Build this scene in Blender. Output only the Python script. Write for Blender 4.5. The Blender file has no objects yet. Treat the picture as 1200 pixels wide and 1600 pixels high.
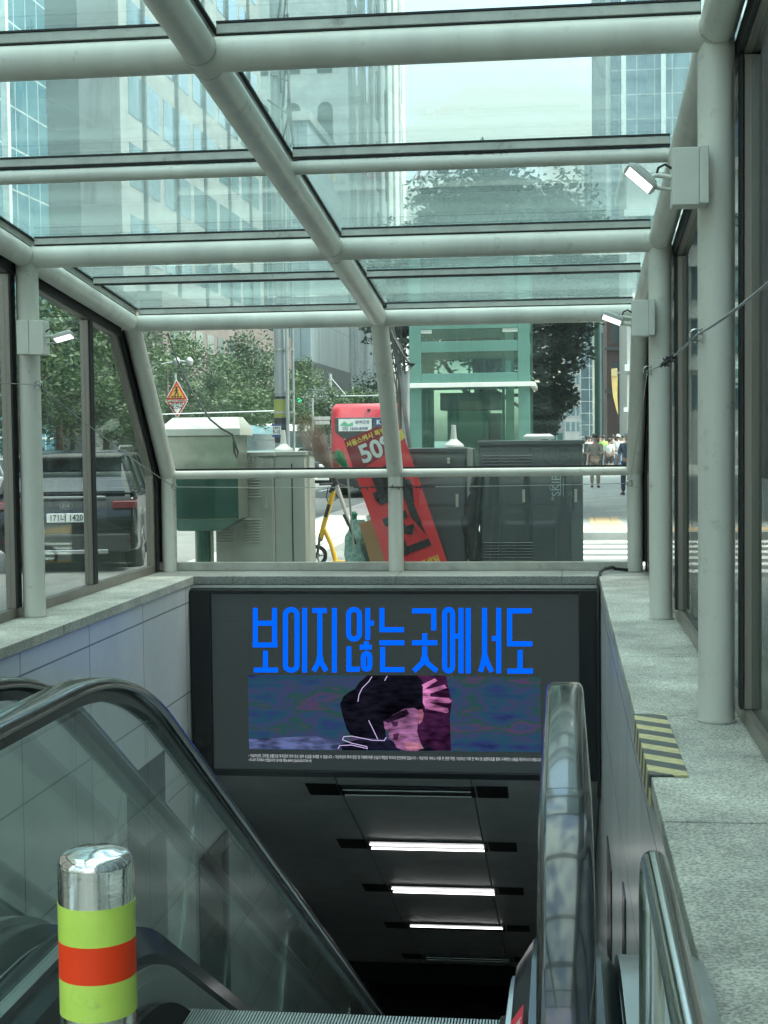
import bpy, bmesh, math, random
from mathutils import Vector, Matrix
random.seed(7)
R = math.radians
sc = bpy.context.scene
col = sc.collection
# ------------------------------------------------------------------ camera
F = 2300.0                                   # focal length in photo pixels (photo is 1200 x 1600)
CAM = Vector((0, 0, 1.6))
YAW, PITCH, ROLL = 6.97, 2.785, -0.67
cam_rot = (Matrix.Rotation(R(YAW), 3, 'Z') @ Matrix.Rotation(R(90 - PITCH), 3, 'X') @ Matrix.Rotation(R(ROLL), 3, 'Z'))
cd = bpy.data.cameras.new("camera"); cam = bpy.data.objects.new("camera", cd); col.objects.link(cam)
cam.matrix_world = Matrix.Translation(CAM) @ cam_rot.to_4x4()
cd.sensor_fit = 'VERTICAL'; cd.sensor_height = 24.0; cd.lens = 24.0 * F / 1600.0
cd.clip_start = 0.05; cd.clip_end = 2500
sc.camera = cam
def ray(px, py):
    return cam_rot @ Vector(((px - 600) / F, -(py - 800) / F, -1.0))
def at(px, py, Y):
    d = ray(px, py); t = (Y - CAM.y) / d.y
    return CAM + d * t
def atz(px, py, z):
    d = ray(px, py); t = (z - CAM.z) / d.z
    return CAM + d * t
# ------------------------------------------------------------------ world, sun, exposure
SUN_EL, SUN_AZ = 58.0, 100.0
w = bpy.data.worlds.new("World"); sc.world = w; w.use_nodes = True
nt = w.node_tree; nt.nodes.clear()
out = nt.nodes.new('ShaderNodeOutputWorld'); bg = nt.nodes.new('ShaderNodeBackground')
sky = nt.nodes.new('ShaderNodeTexSky'); sky.sky_type = 'NISHITA'; sky.sun_disc = False
sky.sun_elevation = R(SUN_EL); sky.sun_rotation = R(SUN_AZ); sky.dust_density = 2.5; sky.air_density = 1.2
tc = nt.nodes.new('ShaderNodeTexCoord'); mp = nt.nodes.new('ShaderNodeMapping')
mp.inputs['Scale'].default_value = (1.0, 1.0, 2.2); mp.inputs['Location'].default_value = (0.35, 0.1, 0.3)
nz = nt.nodes.new('ShaderNodeTexNoise'); nz.inputs['Scale'].default_value = 4.2; nz.inputs['Detail'].default_value = 9; nz.inputs['Roughness'].default_value = .55
cr = nt.nodes.new('ShaderNodeValToRGB'); cr.color_ramp.elements[0].position = .42; cr.color_ramp.elements[1].position = .57; cr.color_ramp.elements[0].color = (.08, .08, .08, 1)
mix = nt.nodes.new('ShaderNodeMix'); mix.data_type = 'RGBA'
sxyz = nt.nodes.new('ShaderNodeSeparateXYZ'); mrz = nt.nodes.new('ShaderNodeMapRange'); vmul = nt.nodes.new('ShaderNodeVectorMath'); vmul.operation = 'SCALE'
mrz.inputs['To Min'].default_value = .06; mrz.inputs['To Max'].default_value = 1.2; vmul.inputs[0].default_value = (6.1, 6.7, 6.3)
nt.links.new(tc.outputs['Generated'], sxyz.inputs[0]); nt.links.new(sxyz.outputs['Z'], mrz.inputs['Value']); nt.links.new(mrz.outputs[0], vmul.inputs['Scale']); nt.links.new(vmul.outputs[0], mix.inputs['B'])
L = nt.links.new
L(tc.outputs['Generated'], mp.inputs['Vector']); L(mp.outputs['Vector'], nz.inputs['Vector']); L(nz.outputs['Fac'], cr.inputs['Fac'])
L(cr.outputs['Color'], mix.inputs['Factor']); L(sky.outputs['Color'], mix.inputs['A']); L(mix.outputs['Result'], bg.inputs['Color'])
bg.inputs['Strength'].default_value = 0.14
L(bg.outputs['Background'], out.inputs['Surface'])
sl = bpy.data.lights.new("sun", 'SUN'); sl.energy = 2.4; sl.angle = R(12); sl.color = (1, .96, .88)
so = bpy.data.objects.new("sun", sl); col.objects.link(so)
sd = Vector((math.sin(R(SUN_AZ)) * math.cos(R(SUN_EL)), math.cos(R(SUN_AZ)) * math.cos(R(SUN_EL)), math.sin(R(SUN_EL))))
so.rotation_euler = sd.to_track_quat('Z', 'Y').to_euler(); so.location = (0, 0, 60)
vs = sc.view_settings; sc.display_settings.display_device = 'sRGB'
vs.view_transform = 'Standard'; vs.look = 'None'; vs.gamma = 1; vs.use_curve_mapping = False
vs.exposure = 2.42
cy = sc.cycles
cy.max_bounces = 10; cy.diffuse_bounces = 4; cy.glossy_bounces = 5; cy.transmission_bounces = 6; cy.transparent_max_bounces = 32
cy.caustics_reflective = False; cy.caustics_refractive = False; cy.use_denoising = True
cy.sample_clamp_indirect = 6
# ------------------------------------------------------------------ materials
MATS = {}
def newmat(name):
    m = bpy.data.materials.new(name); m.use_nodes = True; m.node_tree.nodes.clear()
    o = m.node_tree.nodes.new('ShaderNodeOutputMaterial'); MATS[name] = m
    return m, m.node_tree, o
def N(t, typ, **kw):
    n = t.nodes.new(typ)
    for k, v in kw.items():
        if k in n.inputs: n.inputs[k].default_value = v
        else: setattr(n, k, v)
    return n
def rgba(c): return (c[0], c[1], c[2], 1)
def mat(name, c, r=.5, m=0, var=.12, vs=3, bump=0, bs=60, emit=0, spec=.5, coat=0, streak=False, c2=None, grime=0):
    M_, t, o = newmat(name)
    p = N(t, 'ShaderNodeBsdfPrincipled'); t.links.new(p.outputs[0], o.inputs[0])
    p.inputs['Roughness'].default_value = r; p.inputs['Metallic'].default_value = m
    p.inputs['Specular IOR Level'].default_value = spec; p.inputs['Coat Weight'].default_value = coat
    tc = N(t, 'ShaderNodeTexCoord'); mp = N(t, 'ShaderNodeMapping')
    if streak: mp.inputs['Scale'].default_value = (1, 1, .12)
    t.links.new(tc.outputs['Object'], mp.inputs['Vector'])
    nz = N(t, 'ShaderNodeTexNoise', Scale=vs, Detail=8, Roughness=.62); t.links.new(mp.outputs[0], nz.inputs['Vector'])
    cr = N(t, 'ShaderNodeValToRGB'); cr.color_ramp.elements[0].position = .3; cr.color_ramp.elements[1].position = .7
    lo = c2 if c2 else tuple(x * (1 - var) for x in c); hi = c if c2 else tuple(min(1, x * (1 + var)) for x in c)
    cr.color_ramp.elements[0].color = rgba(lo); cr.color_ramp.elements[1].color = rgba(hi)
    t.links.new(nz.outputs['Fac'], cr.inputs['Fac']); t.links.new(cr.outputs[0], p.inputs['Base Color'])
    if grime:
        g1 = N(t, 'ShaderNodeTexNoise', Scale=7, Detail=12, Roughness=.75); g2 = N(t, 'ShaderNodeMapRange'); g2.inputs['From Min'].default_value = .58; g2.inputs['From Max'].default_value = .72; g2.inputs['To Max'].default_value = grime
        gm = N(t, 'ShaderNodeMix', data_type='RGBA'); gm.inputs['B'].default_value = (.16, .15, .12, 1)
        t.links.new(tc.outputs['Object'], g1.inputs['Vector']); t.links.new(g1.outputs['Fac'], g2.inputs['Value']); t.links.new(g2.outputs[0], gm.inputs['Factor'])
        t.links.new(cr.outputs[0], gm.inputs['A']); t.links.new(gm.outputs['Result'], p.inputs['Base Color'])
    if r > .08:
        mr = N(t, 'ShaderNodeMapRange'); mr.inputs['To Min'].default_value = max(.02, r * .8); mr.inputs['To Max'].default_value = min(1, r * 1.25)
        t.links.new(nz.outputs['Fac'], mr.inputs['Value']); t.links.new(mr.outputs[0], p.inputs['Roughness'])
    if bump:
        n2 = N(t, 'ShaderNodeTexNoise', Scale=bs, Detail=4); b = N(t, 'ShaderNodeBump', Strength=bump, Distance=.01)
        t.links.new(tc.outputs['Object'], n2.inputs['Vector']); t.links.new(n2.outputs['Fac'], b.inputs['Height']); t.links.new(b.outputs[0], p.inputs['Normal'])
    if emit:
        t.links.new(cr.outputs[0], p.inputs['Emission Color']); p.inputs['Emission Strength'].default_value = emit
    return M_
def glass(name, tint, dirt=.03, dirtc=(.75, .85, .82), rough=0.0, ds=2.5, ior=1.5, dmax=None, refl=1.0):
    M_, t, o = newmat(name)
    tr = N(t, 'ShaderNodeBsdfTransparent'); tr.inputs[0].default_value = rgba(tint)
    gl = N(t, 'ShaderNodeBsdfAnisotropic' if False else 'ShaderNodeBsdfGlossy'); gl.inputs['Roughness'].default_value = rough
    gl.inputs['Color'].default_value = (.85 * refl, .95 * refl, .92 * refl, 1)
    fr = N(t, 'ShaderNodeFresnel', IOR=ior); mx = N(t, 'ShaderNodeMixShader')
    ge = N(t, 'ShaderNodeNewGeometry'); mi = N(t, 'ShaderNodeMapRange'); mi.inputs['To Min'].default_value = ior; mi.inputs['To Max'].default_value = 1/ior
    t.links.new(ge.outputs['Backfacing'], mi.inputs['Value']); t.links.new(mi.outputs[0], fr.inputs['IOR'])
    t.links.new(fr.outputs[0], mx.inputs[0]); t.links.new(tr.outputs[0], mx.inputs[1]); t.links.new(gl.outputs[0], mx.inputs[2])
    df = N(t, 'ShaderNodeBsdfDiffuse'); df.inputs[0].default_value = rgba(dirtc)
    tl = N(t, 'ShaderNodeBsdfTranslucent'); tl.inputs[0].default_value = rgba(dirtc)
    ad = N(t, 'ShaderNodeMixShader'); ad.inputs[0].default_value = .6; t.links.new(df.outputs[0], ad.inputs[1]); t.links.new(tl.outputs[0], ad.inputs[2])
    tc = N(t, 'ShaderNodeTexCoord'); mp = N(t, 'ShaderNodeMapping'); mp.inputs['Scale'].default_value = (.35, 1.4, .3)
    nz = N(t, 'ShaderNodeTexNoise', Scale=ds, Detail=9, Roughness=.7)
    t.links.new(tc.outputs['Object'], mp.inputs[0]); t.links.new(mp.outputs[0], nz.inputs['Vector'])
    mr = N(t, 'ShaderNodeMapRange'); mr.inputs['From Min'].default_value = .3; mr.inputs['From Max'].default_value = .75
    mr.inputs['To Min'].default_value = dirt * .45; mr.inputs['To Max'].default_value = dmax or dirt * 1.7
    t.links.new(nz.outputs['Fac'], mr.inputs['Value'])
    m2 = N(t, 'ShaderNodeMixShader'); t.links.new(mr.outputs[0], m2.inputs[0]); t.links.new(mx.outputs[0], m2.inputs[1]); t.links.new(ad.outputs[0], m2.inputs[2])
    t.links.new(m2.outputs[0], o.inputs[0])
    return M_
def emis(name, c, s):
    M_, t, o = newmat(name)
    e = N(t, 'ShaderNodeEmission', Strength=s); e.inputs[0].default_value = rgba(c); t.links.new(e.outputs[0], o.inputs[0])
    return M_
def speck(name, lo, hi, scale=160, rough=.75, joints=None, blotch=.25, bump=.15):
    """granite / asphalt: fine grains, larger stains"""
    M_, t, o = newmat(name)
    p = N(t, 'ShaderNodeBsdfPrincipled', Roughness=rough); t.links.new(p.outputs[0], o.inputs[0])
    p.inputs['Specular IOR Level'].default_value = .3
    tc = N(t, 'ShaderNodeTexCoord')
    n1 = N(t, 'ShaderNodeTexNoise', Scale=scale, Detail=3, Roughness=.7); n2 = N(t, 'ShaderNodeTexNoise', Scale=1.6, Detail=8, Roughness=.65)
    for n in (n1, n2): t.links.new(tc.outputs['Object'], n.inputs['Vector'])
    cr = N(t, 'ShaderNodeValToRGB'); cr.color_ramp.elements[0].position = .36; cr.color_ramp.elements[1].position = .62
    cr.color_ramp.elements[0].color = rgba(lo); cr.color_ramp.elements[1].color = rgba(hi)
    t.links.new(n1.outputs['Fac'], cr.inputs['Fac'])
    mr = N(t, 'ShaderNodeMapRange'); mr.inputs['From Min'].default_value = .3; mr.inputs['From Max'].default_value = .7
    mr.inputs['To Min'].default_value = 1 - blotch; mr.inputs['To Max'].default_value = 1 + blotch * .4
    t.links.new(n2.outputs['Fac'], mr.inputs['Value'])
    mx = N(t, 'ShaderNodeMix', data_type='RGBA', blend_type='MULTIPLY'); mx.inputs['Factor'].default_value = 1
    t.links.new(cr.outputs[0], mx.inputs['A']); t.links.new(mr.outputs[0], mx.inputs['B'])
    t.links.new(mx.outputs['Result'], p.inputs['Base Color'])
    b = N(t, 'ShaderNodeBump', Strength=bump, Distance=.004); t.links.new(n1.outputs['Fac'], b.inputs['Height']); t.links.new(b.outputs[0], p.inputs['Normal'])
    return M_
def tiles(name, c1, c2, mortar, tw, th, ms=.01, rough=.6, axis='XY', offset=.5, metal=0, bump=.3, spec=.5, blotch=.15, mrough=None):
    """brick-texture surface in metres; axis picks the plane"""
    M_, t, o = newmat(name)
    p = N(t, 'ShaderNodeBsdfPrincipled', Roughness=rough, Metallic=metal); t.links.new(p.outputs[0], o.inputs[0])
    p.inputs['Specular IOR Level'].default_value = spec
    tc = N(t, 'ShaderNodeTexCoord'); sx = N(t, 'ShaderNodeSeparateXYZ'); cx = N(t, 'ShaderNodeCombineXYZ')
    t.links.new(tc.outputs['Object'], sx.inputs[0])
    if axis == 'SZ':                      # vertical walls of either heading: x + y along, z up
        ad = N(t, 'ShaderNodeMath', operation='ADD'); t.links.new(sx.outputs['X'], ad.inputs[0]); t.links.new(sx.outputs['Y'], ad.inputs[1])
        t.links.new(ad.outputs[0], cx.inputs['X']); t.links.new(sx.outputs['Z'], cx.inputs['Y'])
    else:
        t.links.new(sx.outputs[axis[0]], cx.inputs['X']); t.links.new(sx.outputs[axis[1]], cx.inputs['Y'])
    br = N(t, 'ShaderNodeTexBrick', Scale=1.0); br.offset = offset
    br.inputs['Color1'].default_value = rgba(c1); br.inputs['Color2'].default_value = rgba(c2); br.inputs['Mortar'].default_value = rgba(mortar)
    br.inputs['Brick Width'].default_value = tw; br.inputs['Row Height'].default_value = th; br.inputs['Mortar Size'].default_value = ms
    br.inputs['Mortar Smooth'].default_value = .1; br.inputs['Bias'].default_value = 0
    t.links.new(cx.outputs[0], br.inputs['Vector'])
    n2 = N(t, 'ShaderNodeTexNoise', Scale=.9, Detail=8, Roughness=.65); t.links.new(tc.outputs['Object'], n2.inputs['Vector'])
    mr = N(t, 'ShaderNodeMapRange'); mr.inputs['From Min'].default_value = .3; mr.inputs['From Max'].default_value = .7
    mr.inputs['To Min'].default_value = 1 - blotch; mr.inputs['To Max'].default_value = 1 + blotch
    t.links.new(n2.outputs['Fac'], mr.inputs['Value'])
    mx = N(t, 'ShaderNodeMix', data_type='RGBA', blend_type='MULTIPLY'); mx.inputs['Factor'].default_value = 1
    t.links.new(br.outputs['Color'], mx.inputs['A']); t.links.new(mr.outputs[0], mx.inputs['B']); t.links.new(mx.outputs['Result'], p.inputs['Base Color'])
    if mrough is not None:
        m3 = N(t, 'ShaderNodeMapRange'); m3.inputs['To Min'].default_value = rough; m3.inputs['To Max'].default_value = mrough
        t.links.new(br.outputs['Fac'], m3.inputs['Value']); t.links.new(m3.outputs[0], p.inputs['Roughness'])
    b = N(t, 'ShaderNodeBump', Strength=bump, Distance=.01, invert=True); t.links.new(br.outputs['Fac'], b.inputs['Height']); t.links.new(b.outputs[0], p.inputs['Normal'])
    return M_
def leafmat(name, lo, hi):
    M_, t, o = newmat(name)
    tc = N(t, 'ShaderNodeTexCoord'); nz = N(t, 'ShaderNodeTexNoise', Scale=1.1, Detail=6, Roughness=.8); t.links.new(tc.outputs['Object'], nz.inputs['Vector'])
    cr = N(t, 'ShaderNodeValToRGB'); cr.color_ramp.elements[0].position = .35; cr.color_ramp.elements[1].position = .65
    cr.color_ramp.elements[0].color = rgba(lo); cr.color_ramp.elements[1].color = rgba(hi); t.links.new(nz.outputs['Fac'], cr.inputs['Fac'])
    p = N(t, 'ShaderNodeBsdfPrincipled', Roughness=.55); t.links.new(cr.outputs[0], p.inputs['Base Color'])
    tl = N(t, 'ShaderNodeBsdfTranslucent'); t.links.new(cr.outputs[0], tl.inputs[0])
    mx = N(t, 'ShaderNodeMixShader'); mx.inputs[0].default_value = .35
    t.links.new(p.outputs[0], mx.inputs[1]); t.links.new(tl.outputs[0], mx.inputs[2]); t.links.new(mx.outputs[0], o.inputs[0])
    return M_
PAINT = mat('aged_white_paint', (.75, .755, .665), .36, var=.07, vs=2.6, streak=True, c2=(.57, .57, .51), bump=.06, bs=30, grime=.55)
PAINTB = mat('box_paint', (.74, .76, .68), .45, var=.06, c2=(.62, .64, .57), grime=.3)
MULL = mat('mullion_metal', (.52, .53, .47), .42, m=.3, var=.15, vs=5, bump=.1, bs=40, c2=(.34, .34, .30), grime=.8)
BROWNST = mat('stainless_frame', (.33, .30, .26), .36, m=.6, vs=1.5, streak=True, c2=(.22, .20, .175))
RUBBER = mat('black_gasket', (.012, .014, .014), .6)
BLACK = mat('black', (.01, .012, .013), .35)
ROOFG = glass('roof_glass', (.885, .97, .945), .12, (.68, .89, .83), ds=1.6, dmax=.23, refl=.7)  # real dirt film, also thickened to stand in for distance haze
WALLG = glass('wall_glass', (.91, .958, .93), .013, ds=2.0, refl=.42)
BALG = glass('balustrade_glass', (.94, .97, .957), .012, refl=.85)
GRAN = speck('granite', (.27, .28, .24), (.70, .70, .62), 85, blotch=.5)
GRANE = speck('granite_edge', (.12, .13, .12), (.42, .44, .40), 120, bump=.4)
ASPH = speck('asphalt', (.10, .11, .11), (.20, .21, .205), 60, .85, blotch=.3)
CONC = speck('kerb_stone', (.32, .34, .32), (.5, .52, .49), 80)
PAVE = tiles('paving', (.34, .36, .34), (.24, .26, .25), (.16, .17, .16), .6, .2, .006, .8)
WMARK = mat('road_paint', (.78, .8, .77), .7, var=.1, vs=4, c2=(.5, .52, .5))
YTACT = tiles('tactile_yellow', (.60, .42, .22), (.52, .38, .24), (.3, .25, .18), .3, .3, .012, .8, offset=0)
WPANEL = tiles('wall_panel', (.68, .70, .67), (.63, .655, .63), (.22, .23, .22), 1.5, .9, .007, .24, axis='SZ', offset=0, spec=.42, blotch=.1)
CEIL = mat('ceiling_metal', (.72, .75, .73), .42, m=0, var=.1)
STEEL = mat('steel', (.62, .64, .61), .16, m=1, var=.06, vs=2)
CHROME = mat('chrome', (.66, .66, .63), .1, m=1, var=.05, bump=.03, bs=120)
BRUSHED = mat('brushed_steel', (.52, .55, .53), .3, m=1, streak=True)
HANDR = mat('handrail_rubber', (.007, .009, .011), .15, spec=.65, coat=.45, var=.2)
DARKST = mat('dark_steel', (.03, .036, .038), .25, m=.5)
ALUST = mat('step_aluminium', (.40, .43, .42), .35, m=.9)
TUBE = emis('tube_light', (1, 1, .98), 1.3)
# ------------------------------------------------------------------ mesh builder
class MB:
    def __init__(s): s.v = []; s.f = []
    def quad(s, a, b, c, d):
        i = len(s.v); s.v += [tuple(a), tuple(b), tuple(c), tuple(d)]; s.f.append((i, i+1, i+2, i+3)); return s
    def poly(s, pts):
        i = len(s.v); s.v += [tuple(p) for p in pts]; s.f.append(tuple(range(i, i+len(pts)))); return s
    def box(s, x0, y0, z0, x1, y1, z1, M=None):
        p = [(x0,y0,z0),(x1,y0,z0),(x1,y1,z0),(x0,y1,z0),(x0,y0,z1),(x1,y0,z1),(x1,y1,z1),(x0,y1,z1)]
        if M is not None: p = [tuple(M @ Vector(q)) for q in p]
        i = len(s.v); s.v += p
        for f in ((3,2,1,0),(4,5,6,7),(0,1,5,4),(1,2,6,5),(2,3,7,6),(3,0,4,7)): s.f.append(tuple(i+k for k in f))
        return s
    def cbox(s, c, sz, M=None):
        return s.box(c[0]-sz[0]/2, c[1]-sz[1]/2, c[2]-sz[2]/2, c[0]+sz[0]/2, c[1]+sz[1]/2, c[2]+sz[2]/2, M)
    def bar(s, a, b, w, h, up=(0,0,1)):
        """box of section w x h from a to b; h lies along up"""
        a = Vector(a); b = Vector(b); d = (b-a).normalized(); u = Vector(up); sd_ = d.cross(u).normalized(); u = sd_.cross(d).normalized()
        p = []
        for q in (a, b):
            for (i, j) in ((-1,-1),(1,-1),(1,1),(-1,1)): p.append(tuple(q + sd_*i*w/2 + u*j*h/2))
        i = len(s.v); s.v += p
        for f in ((0,1,2,3),(7,6,5,4),(0,4,5,1),(1,5,6,2),(2,6,7,3),(3,7,4,0)): s.f.append(tuple(i+k for k in f))
        return s
    def tube(s, pts, r, n=12, cap=True, flat=1.0):
        pts = [Vector(p) for p in pts]; rs = r if isinstance(r, (list, tuple)) else [r]*len(pts)
        i0 = len(s.v); pu = None
        for k, p in enumerate(pts):
            d = (pts[min(k+1, len(pts)-1)] - pts[max(k-1, 0)]).normalized()
            if pu is None: pu = Vector((0,0,1)) if abs(d.z) < .9 else Vector((1,0,0))
            u = (pu - d*pu.dot(d)); u = u.normalized() if u.length > 1e-6 else d.orthogonal().normalized()
            pu = u; v = d.cross(u)
            for a in range(n):
                t = 2*math.pi*a/n; s.v.append(tuple(p + (v*math.cos(t) + u*math.sin(t)*flat)*rs[k]))
        for k in range(len(pts)-1):
            for a in range(n):
                b = (a+1) % n; s.f.append((i0+k*n+a, i0+k*n+b, i0+(k+1)*n+b, i0+(k+1)*n+a))
        if cap:
            s.f.append(tuple(i0+a for a in reversed(range(n)))); s.f.append(tuple(i0+(len(pts)-1)*n+a for a in range(n)))
        return s
    def lathe(s, prof, c=(0,0,0), n=24, M=None):
        """prof: list of (r, z)"""
        i0 = len(s.v)
        for (r, z) in prof:
            for a in range(n):
                t = 2*math.pi*a/n; q = Vector((c[0]+r*math.cos(t), c[1]+r*math.sin(t), c[2]+z)); s.v.append(tuple(M @ q if M is not None else q))
        for k in range(len(prof)-1):
            for a in range(n):
                b = (a+1) % n; s.f.append((i0+k*n+a, i0+k*n+b, i0+(k+1)*n+b, i0+(k+1)*n+a))
        s.f.append(tuple(i0+a for a in reversed(range(n)))); s.f.append(tuple(i0+(len(prof)-1)*n+a for a in range(n)))
        return s
    def prism(s, poly, a, b, ax='X', M=None):
        """polygon in the two other axes, extruded from a to b along ax"""
        def mk(u, v, t):
            q = {'X': (t,u,v), 'Y': (u,t,v), 'Z': (u,v,t)}[ax]
            return tuple(M @ Vector(q)) if M is not None else q
        n = len(poly); i = len(s.v)
        s.v += [mk(u, v, a) for u, v in poly] + [mk(u, v, b) for u, v in poly]
        s.f.append(tuple(i+k for k in reversed(range(n)))); s.f.append(tuple(i+n+k for k in range(n)))
        for k in range(n): s.f.append((i+k, i+(k+1) % n, i+n+(k+1) % n, i+n+k))
        return s
    def loft(s, rings, cap=True):
        n = len(rings[0]); i0 = len(s.v)
        for r_ in rings: s.v += [tuple(p) for p in r_]
        for k in range(len(rings)-1):
            for a in range(n):
                b = (a+1) % n; s.f.append((i0+k*n+a, i0+k*n+b, i0+(k+1)*n+b, i0+(k+1)*n+a))
        if cap:
            s.f.append(tuple(i0+a for a in reversed(range(n)))); s.f.append(tuple(i0+(len(rings)-1)*n+a for a in range(n)))
        return s
    def build(s, name, m, parent=None, smooth=None, bevel=0, seg=2, off=None, wn=True):
        me = bpy.data.meshes.new(name)
        o_ = Vector(off) if off is not None else (root_off(parent) if parent else Vector((0,0,0)))
        me.from_pydata([(x-o_[0], y-o_[1], z-o_[2]) for x, y, z in s.v], [], s.f); me.materials.append(m)
        bm = bmesh.new(); bm.from_mesh(me); bmesh.ops.recalc_face_normals(bm, faces=bm.faces); bm.to_mesh(me); bm.free()
        ob = bpy.data.objects.new(name, me); col.objects.link(ob)
        if parent: ob.parent = parent
        if smooth is not None or bevel:
            me.polygons.foreach_set('use_smooth', [True]*len(me.polygons))
            me.set_sharp_from_angle(angle=R(smooth if smooth else 40))
        if bevel:
            b = ob.modifiers.new('bevel', 'BEVEL'); b.width = bevel; b.segments = seg; b.limit_method = 'ANGLE'; b.angle_limit = R(40); b.harden_normals = True
        return ob
def root_off(p):
    while p.parent: p = p.parent
    return Vector(p['_o']) if '_o' in p else Vector((0,0,0))
def tag(o, label=None, cat=None, group=None, kind=None):
    if label: o['label'] = label
    if cat: o['category'] = cat
    if group: o['group'] = group
    if kind: o['kind'] = kind
    return o
ROOTS = []
def thing(name, label, cat, loc=(0,0,0), group=None, rz=0, world=True):
    """Empty at the base. world=True: children are written in world coordinates; else in the root's own."""
    o = bpy.data.objects.new(name, None); o.empty_display_size = .2; col.objects.link(o); o.location = loc; o.rotation_euler = (0,0,rz)
    if world: o['_o'] = tuple(loc)
    ROOTS.append(o)
    return tag(o, label, cat, group)
def struct(o): return tag(o, kind='structure')
def solo(ob, loc):
    """give a one-mesh thing its origin at its base"""
    loc = Vector(loc); ob.data.transform(Matrix.Translation(-loc)); ob.location = loc; return ob
def copy_tree(o, parent=None):
    c = o.copy(); col.objects.link(c)
    if parent: c.parent = parent
    for ch in [x for x in CH.get(o.name, [])]: copy_tree(ch, c)
    return c
CH = {}
def index():
    CH.clear()
    for o in bpy.data.objects:
        if o.parent: CH.setdefault(o.parent.name, []).append(o)
FACE = Matrix(((1,0,0),(0,0,-1),(0,1,0)))     # text x -> world x, text y -> world z, facing -Y
def text(s, size, m, parent, loc, rot=FACE, name='lettering', ext=.002, bold=0, sx=1, align='CENTER', off=None, space=1.0):
    cu = bpy.data.curves.new(name, 'FONT'); cu.body = s; cu.size = size; cu.extrude = ext; cu.offset = bold*size
    cu.align_x = align; cu.align_y = 'CENTER'; cu.space_character = space; cu.resolution_u = 3
    to = bpy.data.objects.new('tmp', cu); col.objects.link(to)
    dg = bpy.context.evaluated_depsgraph_get(); me = bpy.data.meshes.new_from_object(to.evaluated_get(dg))
    bpy.data.objects.remove(to); bpy.data.curves.remove(cu)
    me.name = name
    o_ = Vector(off) if off is not None else (root_off(parent) if parent else Vector((0,0,0)))
    me.transform(Matrix.Translation(Vector(loc) - o_) @ rot.to_4x4() @ Matrix.Diagonal((sx,1,1,1)))
    me.materials.clear(); me.materials.append(m)
    ob = bpy.data.objects.new(name, me); col.objects.link(ob)
    if parent: ob.parent = parent
    return ob
def stroke(mb, pts, wd, y0, thick=.003, to=None):
    """ribbon of constant width through 2-D points (x,z) on the plane Y=y0"""
    P = [Vector(p) for p in pts]; n = len(P); closed = (P[0]-P[-1]).length < 1e-6 and n > 2
    if closed: P = P[:-1]; n -= 1
    lft, rgt = [], []
    for k in range(n):
        if closed: a, b = P[k-1], P[(k+1) % n]; d1 = (P[k]-a).normalized(); d2 = (b-P[k]).normalized()
        else:
            d1 = (P[k]-P[k-1]).normalized() if k else (P[1]-P[0]).normalized(); d2 = (P[k+1]-P[k]).normalized() if k < n-1 else d1
        t = (d1+d2).normalized(); nn = Vector((-t.y, t.x)); sc_ = min(1.6, 1/max(.3, nn.dot(Vector((-d1.y, d1.x)))))
        lft.append(P[k]+nn*wd/2*sc_); rgt.append(P[k]-nn*wd/2*sc_)
    m = n if closed else n-1
    for k in range(m):
        j = (k+1) % n
        q = [lft[k], lft[j], rgt[j], rgt[k]]
        mb.prism([(p.x, p.y) for p in q], y0-thick, y0, 'Y')
    return mb
def arc(c, r, a0, a1, n=10, rz=None):
    return [(c[0]+r*math.cos(R(a0+(a1-a0)*k/n)), c[1]+(rz or r)*math.sin(R(a0+(a1-a0)*k/n))) for k in range(n+1)]
# ================================================================== CANOPY
XL, XM, XR = -4.12, -1.72, .715
YE, YT = 15.07, 13.85                       # end wall: foot and top of the leaning part
LZ = .25                                     # top of the granite ledges
def rz(y): return 2.75 + .1065*(YT - y)      # axis height of the roof tubes
COLY = [11.07, 7.07, 3.07, -.93]
YN = -4.9
can = thing('glass_canopy', 'white tubular steel and glass canopy over the subway escalators', 'canopy', (XM, 7, 0))
def segtube(mb, a, b, r, step=.25, n=20):
    a = Vector(a); b = Vector(b); k = max(1, int((b-a).length/step)); mb.tube([a+(b-a)*i/k for i in range(k+1)], r, n); return mb
for y in COLY:
    for x in (XL, XR):
        m = MB(); segtube(m, (x, y, LZ), (x, y, rz(y)-.02), .086, 3, 28); m.build('column', PAINT, can, 40)
        m = MB(); m.lathe([(.092, 0), (.092, .008), (.087, .012)], (x, y, LZ+.001), 28); m.build('column_base', MULL, can, 40)
for x in (XL, XM, XR):
    m = MB(); segtube(m, (x, YE, LZ), (x, YE, 1.27), .078, 3, 26)
    m.build('column', PAINT, can, 40)
    m = MB(); segtube(m, (x, YE, 1.262), (x, YT, rz(YT)), .084, 3, 26); m.build('leaning_strut', PAINT, can, 40)
    m = MB(); segtube(m, (x, YT-.0, rz(YT)), (x, YN, rz(YN)), .086, 3, 28); m.build('rafter', PAINT, can, 40)
for i, y in enumerate([YT] + COLY):
    for xa, xb in ((XL, XM), (XM, XR)):
        m = MB(); segtube(m, (xa, y, rz(y)), (xb, y, rz(y)), .084 if i else .078, 9, 28); m.build('cross_beam', PAINT, can, 40)
    for x in (XL, XM, XR):                   # weld collars where tubes meet
        m = MB(); d = Vector((0, -1, .1065)).normalized(); p = Vector((x, y, rz(y)))
        for s_ in (-1, 1):
            q = p + d*s_*.10; m = MB(); m.tube([q-d*.0025, q+d*.0025], .0882, 28); m.build('weld_ring', MULL, can, 40)
PUR = [9.07, 5.07, 1.07]
for y in PUR:
    for xa, xb in ((XL, XM), (XM, XR)):
        m = MB(); segtube(m, (xa, y, rz(y)+.03), (xb, y, rz(y)+.03), .042, 9, 20); m.build('purlin', PAINT, can, 40)
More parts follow.
